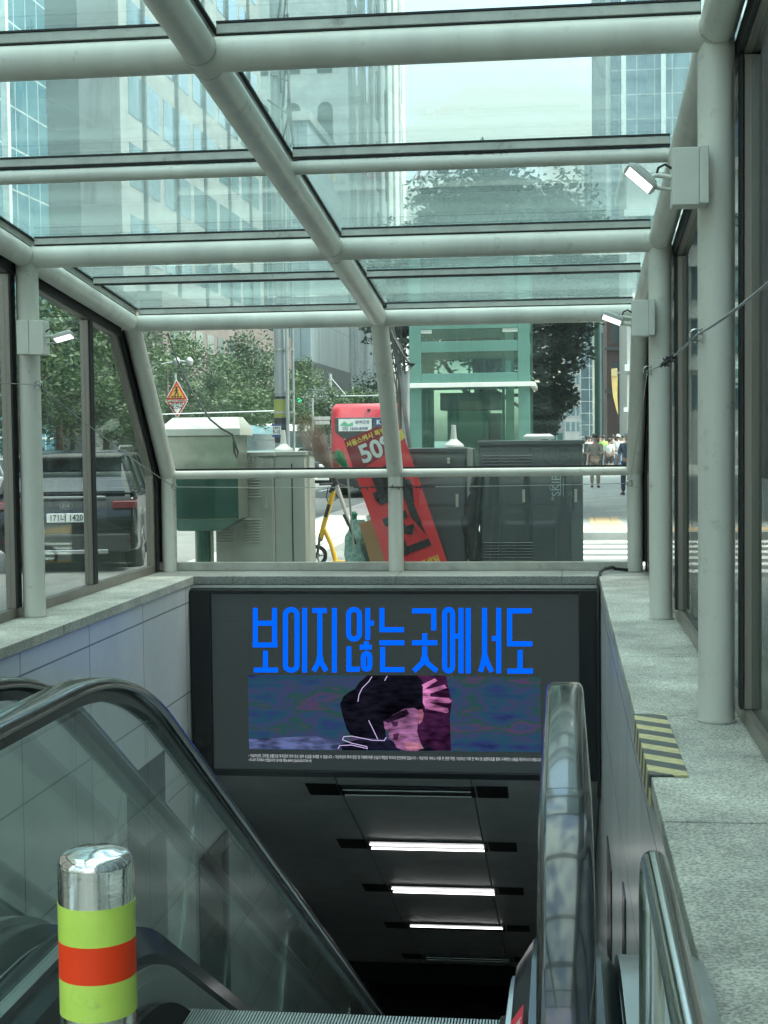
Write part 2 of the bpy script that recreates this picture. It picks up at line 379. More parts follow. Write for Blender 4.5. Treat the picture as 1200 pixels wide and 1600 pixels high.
ROWS = [YT+.05, 12.5, 11.07, 9.07, 7.07, 5.07, 3.07, 1.07, -.93, -2.93, YN]
up = Vector((0, .1065, 1)).normalized()
def rp(x, y, h): return Vector((x, y, rz(y))) + up*h
cols = [(-4.37, XM), (XM, .93)]
for k, y in enumerate(ROWS):
    for (xa, xb) in ((XL+.07, XM-.07), (XM+.07, XR-.07)):
        yy = y
        m = MB(); m.bar(rp(xa, yy, .118), rp(xb, yy, .118), .062, .05, up); m.build('glazing_bar', MULL, can, bevel=.004)
        m = MB(); m.bar(rp(xa, yy, .148), rp(xb, yy, .148), .074, .010, up).bar(rp(xa, yy, .089), rp(xb, yy, .089), .05, .008, up); m.build('gasket', RUBBER, can)
for x in (XL, XM, XR):
    m = MB(); m.bar(rp(x, YT+.05, .118), rp(x, YN, .118), .062, .05, up); m.build('glazing_bar', MULL, can, bevel=.004)
    m = MB(); m.bar(rp(x, YT+.05, .1485), rp(x, YN, .1485), .10, .012, up); m.build('gasket', RUBBER, can)
for k in range(len(ROWS)-1):
    for (xa, xb) in cols:
        m = MB(); g = .006
        m.bar(rp((xa+xb)/2, ROWS[k]-g, .163), rp((xa+xb)/2, ROWS[k+1]+g, .163), xb-xa-2*g, .012, up)
        m.build('roof_pane', ROOFG, can)
# side glazing
def side(X, s_):
    """X plane of the glass wall; s_ = +1 right, -1 left"""
    zt = lambda y: rz(y) - .10
    m = MB(); m.box(X-.04, YN, LZ+.001, X+.04, 14.93, LZ+.075); m.build('sill_rail', BROWNST, can, bevel=.004)
    m = MB(); m.bar((X, 14.93-.03, 1.27), (X, 13.72, zt(13.72)), .08, .07); m.build('side_mullion', BROWNST, can, bevel=.004)
    m = MB(); m.box(X-.04, 14.86, LZ+.076, X+.04, 14.93, 1.265); m.build('side_mullion', BROWNST, can, bevel=.004)
    m = MB(); m.bar((X, 13.76, zt(13.76)), (X, YN, zt(YN)), .08, .07); m.build('head_rail', BROWNST, can, bevel=.004)
    m = MB(); m.bar((X-s_*.055, 13.8, zt(13.8)+.02), (X-s_*.055, YN, zt(YN)+.02), .02, .10)
    m.bar((X-s_*.052, 14.95, 1.27), (X-s_*.052, 13.8, zt(13.8)), .016, .09).box(X-s_*.052-.008, 14.91, LZ+.01, X-s_*.052+.008, 14.99, 1.27)
    m.build('gasket', RUBBER, can)
    ys = [12.9, 11.0, 9.07, 7.0, 5.07, 3.0, 1.07, -1, -2.93, YN]
    prev = 14.86
    for y in ys:
        m = MB(); m.box(X-.04, y-.035, LZ+.076, X+.04, y+.035, zt(y)-.036); m.build('side_mullion', BROWNST, can, bevel=.004)
        m = MB(); m.box(X-s_*.052-.006, y-.05, LZ+.08, X-s_*.052+.006, y+.05, zt(y)-.04); m.build('gasket', RUBBER, can)
        if prev == 14.86: P = [(y+.036, LZ+.077), (14.858, LZ+.077), (14.858, 1.26), (13.74, zt(13.74)-.036), (y+.036, zt(y)-.036)]
        else: P = [(y+.036, LZ+.077), (prev-.036, LZ+.077), (prev-.036, zt(prev)-.036), (y+.036, zt(y)-.036)]
        m = MB(); m.prism(P, X-.006, X+.006, 'X'); m.build('wall_pane', WALLG, can)
        prev = y
side(-4.27, -1); side(.87, 1)
for xa, xb in ((-4.232, -4.13), (.725, .832)):
    m = MB(); m.box(xa, YE+.04, LZ+.09, xb, YE+.11, 1.27); m.bar(((xa+xb)/2, YE+.05, 1.27), ((xa+xb)/2, YT+.03, rz(YT)-.04), xb-xa, .06, (0, 1, .7)); m.build('corner_gasket', RUBBER, can)
for xa, xb in ((-4.31, -4.225), (.83, .915)):
    m = MB(); m.box(xa, 14.935, LZ+.001, xb, YE+.2, 1.29); m.bar(((xa+xb)/2, YE+.05, 1.27), ((xa+xb)/2, YT+.02, rz(YT)-.06), xb-xa, .16, (0, 1, .7)); m.build('corner_post', BROWNST, can)
# end glazing: vertical lower panes, leaning upper panes
ey = YE + .13
for xa, xb in ((XL, XM), (XM, XR)):
    m = MB(); m.tube([(xa+.07, YE-.01, 1.262), (xb-.07, YE-.01, 1.262)], .044, 18); m.build('mid_rail', PAINT, can, 40)
    m = MB(); m.box(xa+.02, YE+.07, LZ+.001, xb-.02, YE+.17, LZ+.085); m.build('sill_rail', MULL, can, bevel=.004)
    m = MB(); m.box(xa+.03, YE+.06, 1.295, xb-.03, YE+.10, 1.325); m.build('gasket', RUBBER, can)
    m = MB(); m.box(xa+.01, ey-.006, LZ+.086, xb-.01, ey+.006, 1.29); m.build('end_pane', WALLG, can)
    m = MB(); m.bar(((xa+xb)/2, ey-.002, 1.30), ((xa+xb)/2, YT+.10, rz(YT)+.10), xb-xa-.02, .012, (0, 1, .7)); m.build('end_pane', WALLG, can)
# ================================================================== LEDGES, WALLS, GROUND
X0, X1, YF = -3.74, .35, 14.5
JOINT = mat('mortar_joint', (.10, .10, .09), .9)
def slab_run(root, xa, xb, cuts, z0, z1):
    for a, b in zip(cuts[:-1], cuts[1:]):
        m = MB(); m.box(xa, min(a, b)+.008, z0, xb, max(a, b)-.008, z1); m.build('coping_slab', GRAN, root, bevel=.005)
        m = MB(); m.box(xa+.004, min(a, b)-.0078, z0, xb-.004, min(a, b)+.0078, z1-.004); m.build('mortar_joint', JOINT, root)
rw = thing('parapet_wall', 'right parapet wall topped with pale granite slabs under the near canopy columns', 'wall', (.7, 5, 0))
slab_run(rw, X1-.01, 1.25, [14.5, 13.1, 11.1, 9.15, 7.2, 5.2, 3.2, 1.2, -.8, -2.8, -4.9], .17, LZ)
m = MB(); m.box(X1, -4.9, -12, 1.2, 14.49, .168); m.build('wall_panelling', WPANEL, rw)
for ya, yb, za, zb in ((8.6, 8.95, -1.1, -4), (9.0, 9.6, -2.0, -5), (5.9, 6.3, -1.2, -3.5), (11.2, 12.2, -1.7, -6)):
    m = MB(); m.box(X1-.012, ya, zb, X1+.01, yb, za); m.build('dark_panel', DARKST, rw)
lw = thing('parapet_wall', 'left parapet wall of grey panels with granite coping along the road side', 'wall', (-4, 7, 0))
slab_run(lw, -4.54, X0+.02, [14.5, 12.6, 10.6, 8.6, 6.6, 4.6, 2.6, .6, -1.4, -4.9], .17, LZ)
m = MB(); m.box(-4.52, -4.9, -12, X0, 34, .168); m.build('wall_panelling', WPANEL, lw)
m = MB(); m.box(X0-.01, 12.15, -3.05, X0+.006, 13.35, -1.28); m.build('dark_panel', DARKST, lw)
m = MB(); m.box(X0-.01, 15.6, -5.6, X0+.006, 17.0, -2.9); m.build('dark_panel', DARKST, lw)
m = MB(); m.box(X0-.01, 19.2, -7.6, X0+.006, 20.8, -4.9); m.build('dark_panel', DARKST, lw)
fw = thing('parapet_wall', 'low end parapet with speckled granite coping above the display screen', 'wall', (-1.6, 15, 0))
for a, b in ((-4.54, -3.32), (-3.32, -1.66), (-1.66, -.02), (-.02, 1.25)):
    m = MB(); m.box(a+.002, YF+.002, .17, b-.002, 15.4, LZ-.001); m.build('coping_slab', GRANE, fw, bevel=.004)
m = MB(); m.box(-4.52, YF+.03, -1.775, 1.2, 15.38, .168); m.build('wall_core', CONC, fw)
m = MB(); m.box(X0, YF-.06, .135, X1, YF+.02, .166); m.build('steel_trim', BRUSHED, fw)
# right wall continues beyond the end below ground
m = MB(); m.box(X1, 14.5, -12, X1+.3, 34, -2.01); ob = m.build('shaft_wall', WPANEL, None); struct(ob)
# ground with the stairwell hole
def ground(x0, x1, y0, y1, z=0.0, name='pavement', mt=None, zb=-.3):
    m = MB(); m.box(x0, y0, zb, x1, y1, z); return struct(m.build(name, mt or PAVE))
KX = -5.15; RZ = -.13                      # kerb line of the main road, road level
m = MB()
for (a, b, c, d) in ((-900, 900, -300, -30), (-900, -4.51, -30, 1500), (1.19, 900, -30, 1500), (-4.51, 1.19, 15.37, 1500), (-4.51, 1.19, -30, -4.88)):
    m.quad((a, c, RZ), (b, c, RZ), (b, d, RZ), (a, d, RZ))
struct(m.build('road', ASPH))
ground(KX+.15, -4.53, -60, 16.9, 0); ground(1.21, 7.5, -60, 16.9, 0); ground(-4.53, 1.21, 15.39, 16.9, 0)
ground(-4.53, 1.21, -60, -4.92, 0)
ground(KX+.15, 7.5, 25.4, 300, 0)            # far block pavement
ground(-22.5, -17.65, -60, 320, 0)
for (a, b, c, d) in ((KX, KX+.15, -60, 16.9), (KX, KX+.15, 25.4, 300), (-17.65, -17.5, -60, 320), (KX, 7.5, 16.9, 17.05), (KX, 7.5, 25.25, 25.4)):
    m = MB(); m.box(a, c, -.3, b, d, .004); struct(m.build('kerb', CONC, bevel=.015))
m = MB(); m.box(X0, -6, -.2, X1, 3.35, 0); struct(m.build('entrance_floor', GRAN))
# crosswalk over the side street
for k in range(6):
    y = 19.0 + k*1.08
    m = MB(); m.box(-.9, y, RZ, 4.6, y+.46, RZ+.005); struct(m.build('crosswalk_stripe', WMARK))
m = MB(); m.box(-1.2, 25.45, -.01, 5.5, 26.35, .006); struct(m.build('tactile_paving', YTACT))
m = MB(); m.box(.50, 26.37, -.01, 1.08, 29.9, .006); struct(m.build('tactile_paving', YTACT))
for xx in (-8.35, -11.5, -14.6):
    for k in range(40):
        if abs(xx+11.5) < .1: 
            if k == 0: m = MB(); m.box(xx-.07, 28, RZ, xx+.07, 300, RZ+.005).box(xx-.07, -40, RZ, xx+.07, 17, RZ+.005); struct(m.build('lane_line', WMARK))
            continue
        y = -20 + k*7
        if 16 < y < 26: continue
        m = MB(); m.box(xx-.06, y, RZ, xx+.06, y+3, RZ+.005); struct(m.build('lane_line', WMARK))
m = MB(); p = (-5.9, 26.5)
m.prism([(-6.02, 27.5), (-5.86, 27.5), (-5.86, 30), (-6.02, 30)], RZ, RZ+.005, 'Z').prism([(-6.5, 30), (-5.38, 30), (-5.94, 32.2)], RZ, RZ+.005, 'Z').prism([(-5.84, 28.0), (-4.9, 28.9), (-5.0, 29.3), (-5.84, 28.5)], RZ, RZ+.005, 'Z')
struct(m.build('road_arrow', WMARK))
m = MB(); m.box(-5.4, 20.5, RZ, -2.2, 20.8, RZ+.005); struct(m.build('stop_line', WMARK))
# ================================================================== SCREEN
scr = thing('display_screen', 'wide black video screen showing blue lettering and a man raising his hand', 'screen', (-1.64, 14.4, -1.7))
SY = 14.38
m = MB(); m.box(-3.73, SY-.02, -1.75, -3.52, YF+.03, .125).box(.14, SY-.02, -1.75, .345, YF+.03, .125).box(-3.52, SY-.02, .085, .14, YF+.03, .125).box(-3.52, SY-.02, -1.75, .14, YF+.03, -1.69)
m.build('frame', mat('screen_frame', (.004, .005, .007), .3), scr, bevel=.004)
PANEL = tiles('led_panel', (.014, .017, .017), (.013, .016, .016), (.009, .011, .011), .5, .5, .003, .6, axis='XZ', offset=0)
pp = [n for n in PANEL.node_tree.nodes if n.type == 'BSDF_PRINCIPLED'][0]
pp.inputs['Emission Color'].default_value = (.025, .035, .034, 1); pp.inputs['Emission Strength'].default_value = .16
m = MB(); m.box(-3.52, SY+.03, -1.69, .14, YF+.02, .085); m.build('panel', PANEL, scr)
def s1(x, y):                                # crop of the photograph (x1.7647, origin 280,900) -> panel plane
    p = at(280 + x/1.7647, 900 + y/1.7647, SY+.03); return (p.x, p.z)
BLUE = emis('screen_blue', (.0, .115, 1.0), .235)
GL = [ # strokes of each syllable
 [[(210,88),(210,191)],[(263,88),(263,191)],[(210,130),(263,130)],[(203,190),(271,190)],[(238,206),(238,254)],[(206,259),(273,259)]],
 [[(293,176),(293,108)]+[(309+16*math.cos(R(a)),106-14*math.sin(R(a))) for a in range(180,-1,-30)]+[(325,246)]+[(309+16*math.cos(R(a)),248+12*math.sin(R(a))) for a in range(0,181,30)]+[(293,176)],[(346,88),(346,266)]],
 [[(367,95),(407,95)],[(388,95),(388,215),(384,238),(371,262)],[(388,215),(392,238),(406,262)],[(428,88),(428,266)]],
 [[(467,135),(467,108)]+[(482+15*math.cos(R(a)),106-14*math.sin(R(a))) for a in range(180,-1,-30)]+[(497,158)]+[(482+15*math.cos(R(a)),160+14*math.sin(R(a))) for a in range(0,181,30)]+[(467,135)],[(520,88),(520,176)],[(520,130),(537,130)],
  [(468,194),(468,257),(498,257)],[(516,180),(516,192)],[(498,196),(531,196)],[(508,235),(508,224)]+[(517+9*math.cos(R(a)),222-9*math.sin(R(a))) for a in range(180,-1,-45)]+[(526,246)]+[(517+9*math.cos(R(a)),248+9*math.sin(R(a))) for a in range(0,181,45)]+[(508,235)]],
 [[(559,88),(559,148),(620,148)],[(552,184),(621,184)],[(561,196),(561,258),(621,258)]],
 [[(642,96),(702,96),(702,150)],[(677,158),(677,182)],[(642,184),(712,184)],[(677,194),(677,218),(670,240),(647,262)],[(677,218),(684,240),(711,262)]],
 [[(732,176),(732,108)]+[(743+11*math.cos(R(a)),104-12*math.sin(R(a))) for a in range(180,-1,-30)]+[(754,248)]+[(743+11*math.cos(R(a)),250+12*math.sin(R(a))) for a in range(0,181,30)]+[(732,176)],[(760,166),(776,166)],[(777,88),(777,268)],[(797,88),(797,268)]],
 [[(842,88),(842,215),(838,240),(831,264)],[(842,215),(850,240),(862,264)],[(862,172),(880,172)],[(881,88),(881,268)]],
 [[(972,96),(911,96),(911,184)],[(904,187),(974,187)],[(940,204),(940,258)],[(905,262),(975,262)]],
]
for g in GL:
    m = MB()
    for k, st in enumerate(g): stroke(m, [s1(*p) for p in st], .049, SY+.0295 - .0006*k, .002)
    m.build('lettering', BLUE, scr)
# the moving picture: blurred coloured lights, dark head, face, collar and raised hand
PM, t, o = newmat('screen_picture')
e = N(t, 'ShaderNodeEmission', Strength=.16); t.links.new(e.outputs[0], o.inputs[0])
tcn = N(t, 'ShaderNodeTexCoord'); mpn = N(t, 'ShaderNodeMapping'); mpn.inputs['Scale'].default_value = (.8, 1, 2.6); t.links.new(tcn.outputs['Object'], mpn.inputs[0])
nzn = N(t, 'ShaderNodeTexNoise', Scale=2.2, Detail=5, Roughness=.5); t.links.new(mpn.outputs[0], nzn.inputs['Vector'])
crn = N(t, 'ShaderNodeValToRGB'); E = crn.color_ramp.elements
E[0].position = .28; E[0].color = (.012, .02, .07, 1); E[1].position = .74; E[1].color = (.15, .05, .14, 1)
for ps, c in ((.38, (.03, .05, .16, 1)), (.45, (.02, .08, .13, 1)), (.50, (.05, .06, .15, 1)), (.56, (.02, .085, .075, 1)), (.61, (.09, .055, .13, 1)), (.67, (.03, .07, .15, 1))):
    q = E.new(ps); q.color = c
t.links.new(nzn.outputs['Fac'], crn.inputs[0]); t.links.new(crn.outputs[0], e.inputs[0])
def quadbox(mb, pts, y, th=.002): mb.prism(pts, y-th, y, 'Y'); return mb
ov = .0
m = MB(); quadbox(m, [s1(190,272), s1(996,279), s1(998,486), s1(192,478)], SY+.0295); pic = m.build('picture', PM, scr)
def s2(x, y):
    p = at(370 + x/2.449, 1020 + y/2.449, SY+.03); return (p.x, p.z)
def scrm(name, c, s_):
    M_, t, o = newmat(name); e = N(t, 'ShaderNodeEmission', Strength=s_); t.links.new(e.outputs[0], o.inputs[0])
    tc = N(t, 'ShaderNodeTexCoord'); mp = N(t, 'ShaderNodeMapping'); mp.inputs['Scale'].default_value = (.8, 1, 2.5); mp.inputs['Rotation'].default_value = (0, .25, 0); t.links.new(tc.outputs['Object'], mp.inputs[0])
    n1 = N(t, 'ShaderNodeTexNoise', Scale=9, Detail=3); n2 = N(t, 'ShaderNodeTexNoise', Scale=2.4, Detail=2); t.links.new(mp.outputs[0], n1.inputs['Vector']); t.links.new(tc.outputs['Object'], n2.inputs['Vector'])
    ad = N(t, 'ShaderNodeMath', operation='MULTIPLY'); t.links.new(n1.outputs['Fac'], ad.inputs[0]); t.links.new(n2.outputs['Fac'], ad.inputs[1])
    mr = N(t, 'ShaderNodeMapRange'); mr.inputs['From Min'].default_value = .14; mr.inputs['From Max'].default_value = .38; mr.inputs['To Min'].default_value = .15; mr.inputs['To Max'].default_value = 1.5; t.links.new(ad.outputs[0], mr.inputs['Value'])
    vm = N(t, 'ShaderNodeVectorMath', operation='SCALE'); vm.inputs[0].default_value = c; t.links.new(mr.outputs[0], vm.inputs['Scale']); t.links.new(vm.outputs[0], e.inputs[0])
    return M_
def sh(name, pts, c, s_, d): m = MB(); quadbox(m, [s2(*p) for p in pts], SY+.027-d*.0008, .0008); return m.build(name, scrm('scr_'+name+str(d), c, s_*.22), pic)
sh('glow', [(46,330),(300,318),(420,352),(400,372),(48,366)], (.07,.09,.20), 1, 0)
sh('backdrop', [(690,86),(800,88),(822,190),(815,250),(820,375),(690,372)], (.04,.010,.04), 1, 0)
sh('jacket', [(405,372),(395,350),(470,330),(560,330),(720,350),(760,375)], (.012,.012,.03), 1, 1)
sh('hair', [(395,195),(410,165),(430,150),(452,138),(470,112),(500,86),(690,86),(712,110),(718,150),(718,195),(708,215),(640,215),(600,236),(565,262),(572,330),(440,322),(420,290),(405,240)], (.006,.006,.012), 1, 2)
sh('face', [(562,262),(600,236),(640,214),(680,210),(696,222),(694,262),(690,300),(700,335),(712,362),(690,376),(640,374),(612,362),(600,340),(585,330),(580,300),(566,290)], (.27,.11,.24), 1, 3)
sh('shadow', [(590,262),(618,262),(615,280),(598,282)], (.05,.02,.05), 1, 4); sh('cheek', [(598,310),(622,306),(616,330),(600,330)], (.06,.02,.05), 1, 4)
sh('brow', [(560,262),(610,232),(650,214),(660,232),(640,246),(580,268)], (.03,.015,.04), 1, 4)
sh('ear', [(692,222),(708,214),(716,232),(710,262),(696,274)], (.30,.10,.16), 1, 4)
sh('palm', [(712,132),(736,140),(742,170),(740,205),(722,216),(712,190)], (.50,.16,.38), 1, 4)
for k, f in enumerate(([(708,122),(758,98),(768,106),(718,138)], [(718,142),(795,122),(806,134),(726,160)], [(726,166),(812,172),(824,184),(816,192),(726,188)], [(724,186),(808,212),(812,226),(802,230),(720,212)])):
    sh('finger', f, (.50,.16,.37), 1, 5+k)
sh('neck', [(640,340),(700,345),(716,366),(650,372)], (.36,.14,.20), 1, 4)
m = MB()
for st in ([(572,322),(565,335),(520,334),(440,318),(410,320),(405,332),(440,345),(498,358),(500,366),(440,352),(395,354),(388,366)], [(505,258),(540,330)], [(518,90),(505,110),(480,135),(468,160),(464,186)], [(576,88),(566,106)]):
    stroke(m, [s2(*p) for p in st], .007, SY+.0205, .0008)
m.build('outline', emis('scr_line', (.45, .36, .6), .28), pic)
SM = emis('caption_ink', (.55, .58, .62), .2)
p0 = at(388, 1181, SY+.03); p1 = at(846, 1187, SY+.03)
s_ = "• 가상자산은 고위험 상품으로 투자금의 전부 또는 일부 손실을 초래할 수 있습니다. • 가상자산의 투자 판단 및 거래에 따른 손실의 책임은 투자자 본인에게 있습니다. • 가상자산 서비스 이용 전 관련 약관, 가상자산 거래 전 백서 등 설명자료를 통해 구체적인 내용을 확인하시기 바랍니다."
cap = text(s_, .04, SM, scr, (p0.x, SY+.0285, p0.z), align='LEFT', name='caption', ext=.0004)
wd = max(v.co.x for v in cap.data.vertices) - min(v.co.x for v in cap.data.vertices)
x0 = min(v.co.x for v in cap.data.vertices); k_ = (p1.x-p0.x)/wd
for v in cap.data.vertices: v.co.x = x0 + (v.co.x-x0)*k_
p2 = at(388, 1187.5, SY+.03)
text("• 두나무 주식회사 신협심사인 심사필 제26-00410 (26.04.20-27.04.19)", .036, SM, scr, (p2.x, SY+.0285, p2.z), align='LEFT', name='caption', ext=.0004, sx=k_)
# ================================================================== CEILING AND SHAFT
CS = math.tan(R(30))
def cz(y): return -1.97 - CS*(y-14.9)
m = MB(); CE = 23.4
xs = [X0, -2.32, -.94, X1]
for a, b in zip(xs[:-1], xs[1:]):
    k = 0; y = 14.55
    while y < CE:
        y2 = min(y+.298, CE); m.bar(((a+b)/2, y+.003, cz(y)+.05), ((a+b)/2, y2-.003, cz(y2)+.05), b-a-.016, .1); y += .3
struct(m.build('ceiling', CEIL))
m = MB(); m.bar(((X0+X1)/2, 14.5, cz(14.5)+.16), ((X0+X1)/2, CE, cz(CE)+.16), X1-X0, .04)
m.box(X0, CE, cz(CE)-.35, X1, CE+.2, cz(CE)+.3).box(X0, CE+.2, cz(CE)-.2, X1, 34, cz(CE)); struct(m.build('ceiling_soffit', DARKST))
m = MB(); m.box(X0, 34, -12, X1, 34.3, -6); struct(m.build('hall_wall', WPANEL))
m = MB(); m.box(X0, 20, -10.2, X1, 34, -10); struct(m.build('hall_floor', GRAN))
words = ['nearest the screen, its tubes switched off', 'second down from the screen, with two lit tubes', 'third down the sloped ceiling, with two lit tubes', 'fourth down the sloped ceiling, with one lit tube', 'lowest one, dark, at the foot of the sloped ceiling']
ang = Matrix.Rotation(-R(30), 4, 'X')
for k, y in enumerate((14.95, 16.85, 18.78, 20.8, 22.85)):
    c = Vector((-1.62 + .02*k, y, cz(y)-.014))
    t_ = thing('ceiling_light', 'strip light ' + words[k], 'ceiling light', c, 'strip lights on the sloped ceiling', world=False); t_.rotation_euler = (-R(30), 0, 0)
    m = MB(); m.box(-.70, -.17, -.016, .70, .17, -.001); m.build('tray', mat('tray%d' % k, (.02, .022, .022), .4) if k == 0 else MATS['tray0'], t_, off=(0,0,0))
    lit = [2, 2, 2, 1, 0][k] if k else 0
    for j, yy in enumerate((-.09, .09)):
        if k == 3 and j == 1: continue
        m = MB(); m.tube([(-.66, yy, -.03), (.66, yy, -.03)], .009, 10); m.build('tube', TUBE if k in (1, 2, 3) else BRUSHED, t_, 50, off=(0,0,0))
    for j, sg in enumerate((-1, 1)):
        side_ = ('left', 'right')[j]
        v = MB(); v.box(-.16, -.20, -.006, .16, .20, -.001); vo = v.build('ceiling_vent', BLACK, None)
        vo.location = c + Vector((sg*.88, 0, 0)); vo.rotation_euler = (-R(30), 0, 0)
        tag(vo, 'black slot %s of the strip light %s' % (side_, ['nearest the screen', 'second from the screen', 'third from the screen', 'fourth from the screen', 'at the foot of the ceiling'][k]), 'vent', 'black slots on the sloped ceiling')
# ================================================================== ESCALATORS
HZ = .97; NC = (2.6, .55); NR = .42; ARC_T = .5
def path(y_end=21.0, newel=True, y_start=2.6):
    """centre line of the handrail in (Y, z) with its outward normal"""
    P = []
    if newel:
        for k in range(19):
            a = R(250 - (250-90)*k/18); P.append((NC[0]+NR*math.cos(a), NC[1]+NR*math.sin(a), math.cos(a), math.sin(a)))
    else: P.append((y_start, HZ, 0, 1))
    ic = 4.08; P.append((ic-ARC_T-.4, HZ, 0, 1)); Rr = ARC_T/math.tan(R(15))
    for k in range(13):
        a = R(90 - 30*k/12); P.append((ic-ARC_T+Rr*math.cos(a), HZ-Rr+Rr*math.sin(a), math.cos(a), math.sin(a)))
    y0, z0 = P[-1][0], P[-1][1]; n = 14
    for k in range(1, n+1):
        y = y0 + (y_end-y0)*k/n; P.append((y, z0 - CS*(y-y0), .5, math.cos(R(30))))
    return P
def sweep(mb, P, x, sec):
    rings = [[(x+u, y+v*ny, z+v*nz_) for (u, v) in sec] for (y, z, ny, nz_) in P]
    return mb.loft(rings)
def balustrade(root, x):
    P = path(); m = MB()
    sweep(m, P, x, [(-.046,-.014),(-.046,.002),(-.041,.010),(-.031,.0145),(.031,.0145),(.041,.010),(.046,.002),(.046,-.014),(.036,-.022),(-.036,-.022)])
    m.build('handrail', HANDR, root, 50)
    m = MB(); sweep(m, P, x, [(-.022,-.05),(-.022,-.022),(.022,-.022),(.022,-.05)]); m.build('handrail_guide', DARKST, root, 50)
    Q = path(newel=False, y_start=2.05)
    m = MB(); sweep(m, Q, x, [(-.13,-1.25),(-.13,-.735),(-.085,-.665),(.085,-.665),(.13,-.735),(.13,-1.25)]); m.build('deck', mat('deck', (.05,.065,.072), .18, m=.75) if 'deck' not in MATS else MATS['deck'], root, 30)
    for sg in (-1, 1):
        m = MB(); sweep(m, Q, x+sg*.138, [(-.006,-.80),(-.006,-.765),(.006,-.765),(.006,-.80)]); m.build('skirt_trim', BRUSHED, root, 30)
    m = MB(); sweep(m, Q, x, [(-.018,-.667),(-.018,-.645),(.018,-.645),(.018,-.667)]); m.build('glass_clamp', BRUSHED, root, 30)
    # glass panels: newel panel then slope panels
    def bot(y):                                # glass bottom = deck top, taken along the same station
        return None
    D = path(newel=False, y_start=2.6)
    st = []                                    # stations (top point, bottom point)
    for (y, z, ny, nz_) in path():
        if y < 2.6 or (ny < -.01): continue
        st.append(((y-.045*ny, z-.045*nz_), (y-.66*ny, z-.66*nz_)))
    nw = [(NC[0]+(NR-.045)*math.cos(R(a)), NC[1]+(NR-.045)*math.sin(R(a))) for a in range(225, 89, -9)]
    front = [(2.6, .325), (2.32, .325)] + nw
    m = MB(); m.prism(front, x-.006, x+.006, 'X'); m.build('glass_panel', BALG, root)
    # resample stations, cut at joints
    full = []
    for (a, b) in zip(st[:-1], st[1:]):
        n = max(1, int(round(math.dist(a[0], b[0])/.3)))
        for k in range(n): f = k/n; full.append(tuple((a[i][0]*(1-f)+b[i][0]*f, a[i][1]*(1-f)+b[i][1]*f) for i in (0, 1)))
    full.append(st[-1]); joints = [4.79, 6.55, 8.3, 10.05, 11.8, 13.55, 15.3, 17.05, 18.8, 30]; cur = []; ji = 0
    for s_ in full:
        cur.append(s_)
        if s_[0][0] >= joints[ji] or s_ is full[-1]:
            if len(cur) > 1:
                e0, e1 = cur[-1], cur[-2]; dd = Vector((e0[0][0]-e1[0][0], e0[0][1]-e1[0][1])).normalized()*.006
                last = tuple((q[0]-dd.x, q[1]-dd.y) for q in e0)
                run = cur[:-1] + [last]
                m = MB(); m.loft([[(x-.006, t[0], t[1]), (x+.006, t[0], t[1]), (x+.006, b[0], b[1]), (x-.006, b[0], b[1])] for t, b in run]); m.build('glass_panel', BALG, root)
            ji += 1; cur = [s_]
def escalator(label, group):
    root = thing('escalator', label, 'escalator', (-.6, 3.4, 0), group)
    balustrade(root, 0); balustrade(root, -1.27)
    m = MB(); m.box(-1.13, 1.6, .001, -.14, 3.2, .008); m.build('landing_plate', BRUSHED, root)
    m = MB(); m.box(-1.12, 3.2, .001, -.15, 3.33, .02)
    for k in range(108): m.box(-1.115+k*.009, 3.33, .0, -1.1115+k*.009, 3.375, .016)
    m.build('comb', ALUST, root)
    z = 0; y = 3.36
    FZ = .01; R1 = 1.4; yc = 4.08 - R1*math.tan(R(15))
    def zs(y): return FZ if y < yc else (FZ - R1 + math.sqrt(R1*R1-(y-yc)**2) if y < yc + R1*.5 else FZ - CS*(y-4.08))
    lv = []; a = 3.38
    while a < 20.5: lv.append((a, a+.385, zs(a+.385) - (.0 if a < 4 else .0))); a += .39
    for (a, b, z) in lv:
        m = MB(); m.box(-1.125, a, z-.24, -.145, b-.012, z-.012)
        if a < 7:
            for k in range(109): m.box(-1.12+k*.009, a, z-.0121, -1.1155+k*.009, b, z)
        else: m.box(-1.12, a, z-.0121, -.15, b, z)
        m.build('step', ALUST, root)
    m = MB(); sweep(m, path(newel=False, y_start=2.05, y_end=20.5), -.147, [(-.002,-1.2),(-.002,-.80),(.002,-.80),(.002,-1.2)]); sweep(m, path(newel=False, y_start=2.05, y_end=20.5), -1.123, [(-.002,-1.2),(-.002,-.80),(.002,-.80),(.002,-1.2)])
    m.build('skirt', BRUSHED, root, 30)
    BR = mat('brush', (.012,.012,.013), .9, bump=1, bs=200) if 'brush' not in MATS else MATS['brush']
    m = MB()
    for xx, sg in ((-.155, -1), (-1.115, 1)): sweep(m, path(newel=False, y_start=3.0, y_end=20.5), xx+sg*.006, [(-.014,-.93),(-.014,-.87),(.012,-.865),(.012,-.93)])
    m.build('brush', BR, root)
    return root
e1 = escalator('escalator straight ahead between two black handrails, leading down under the screen', 'escalators')
# red sticker on the inner deck beside the right handrail
m = MB(); m.poly([(-.1325, 3.02, .22), (-.1325, 3.20, .22), (-.1325, 3.20, .235), (-.1325, 3.02, .235)])
SR = mat('sticker_red', (.75, .03, .06), .35)
m = MB(); m.bar((-.112, 3.06, .287), (-.112, 3.32, .287), .05, .002, (-.8, 0, .55)); st_ = m.build('sticker', SR, e1)
text('손잡이', .045, MATS['road_paint'], st_, (-.1140, 3.19, .2885), rot=Matrix(((0, .55, -.83), (1, 0, 0), (0, .83, .55))), ext=.0006, name='sticker_text')
index()
e2 = copy_tree(e1); e2.location.x -= 1.54
e2['label'] = 'further escalator on the left beside the grey wall, seen through the near glass balustrade'
ROOTS.append(e2)
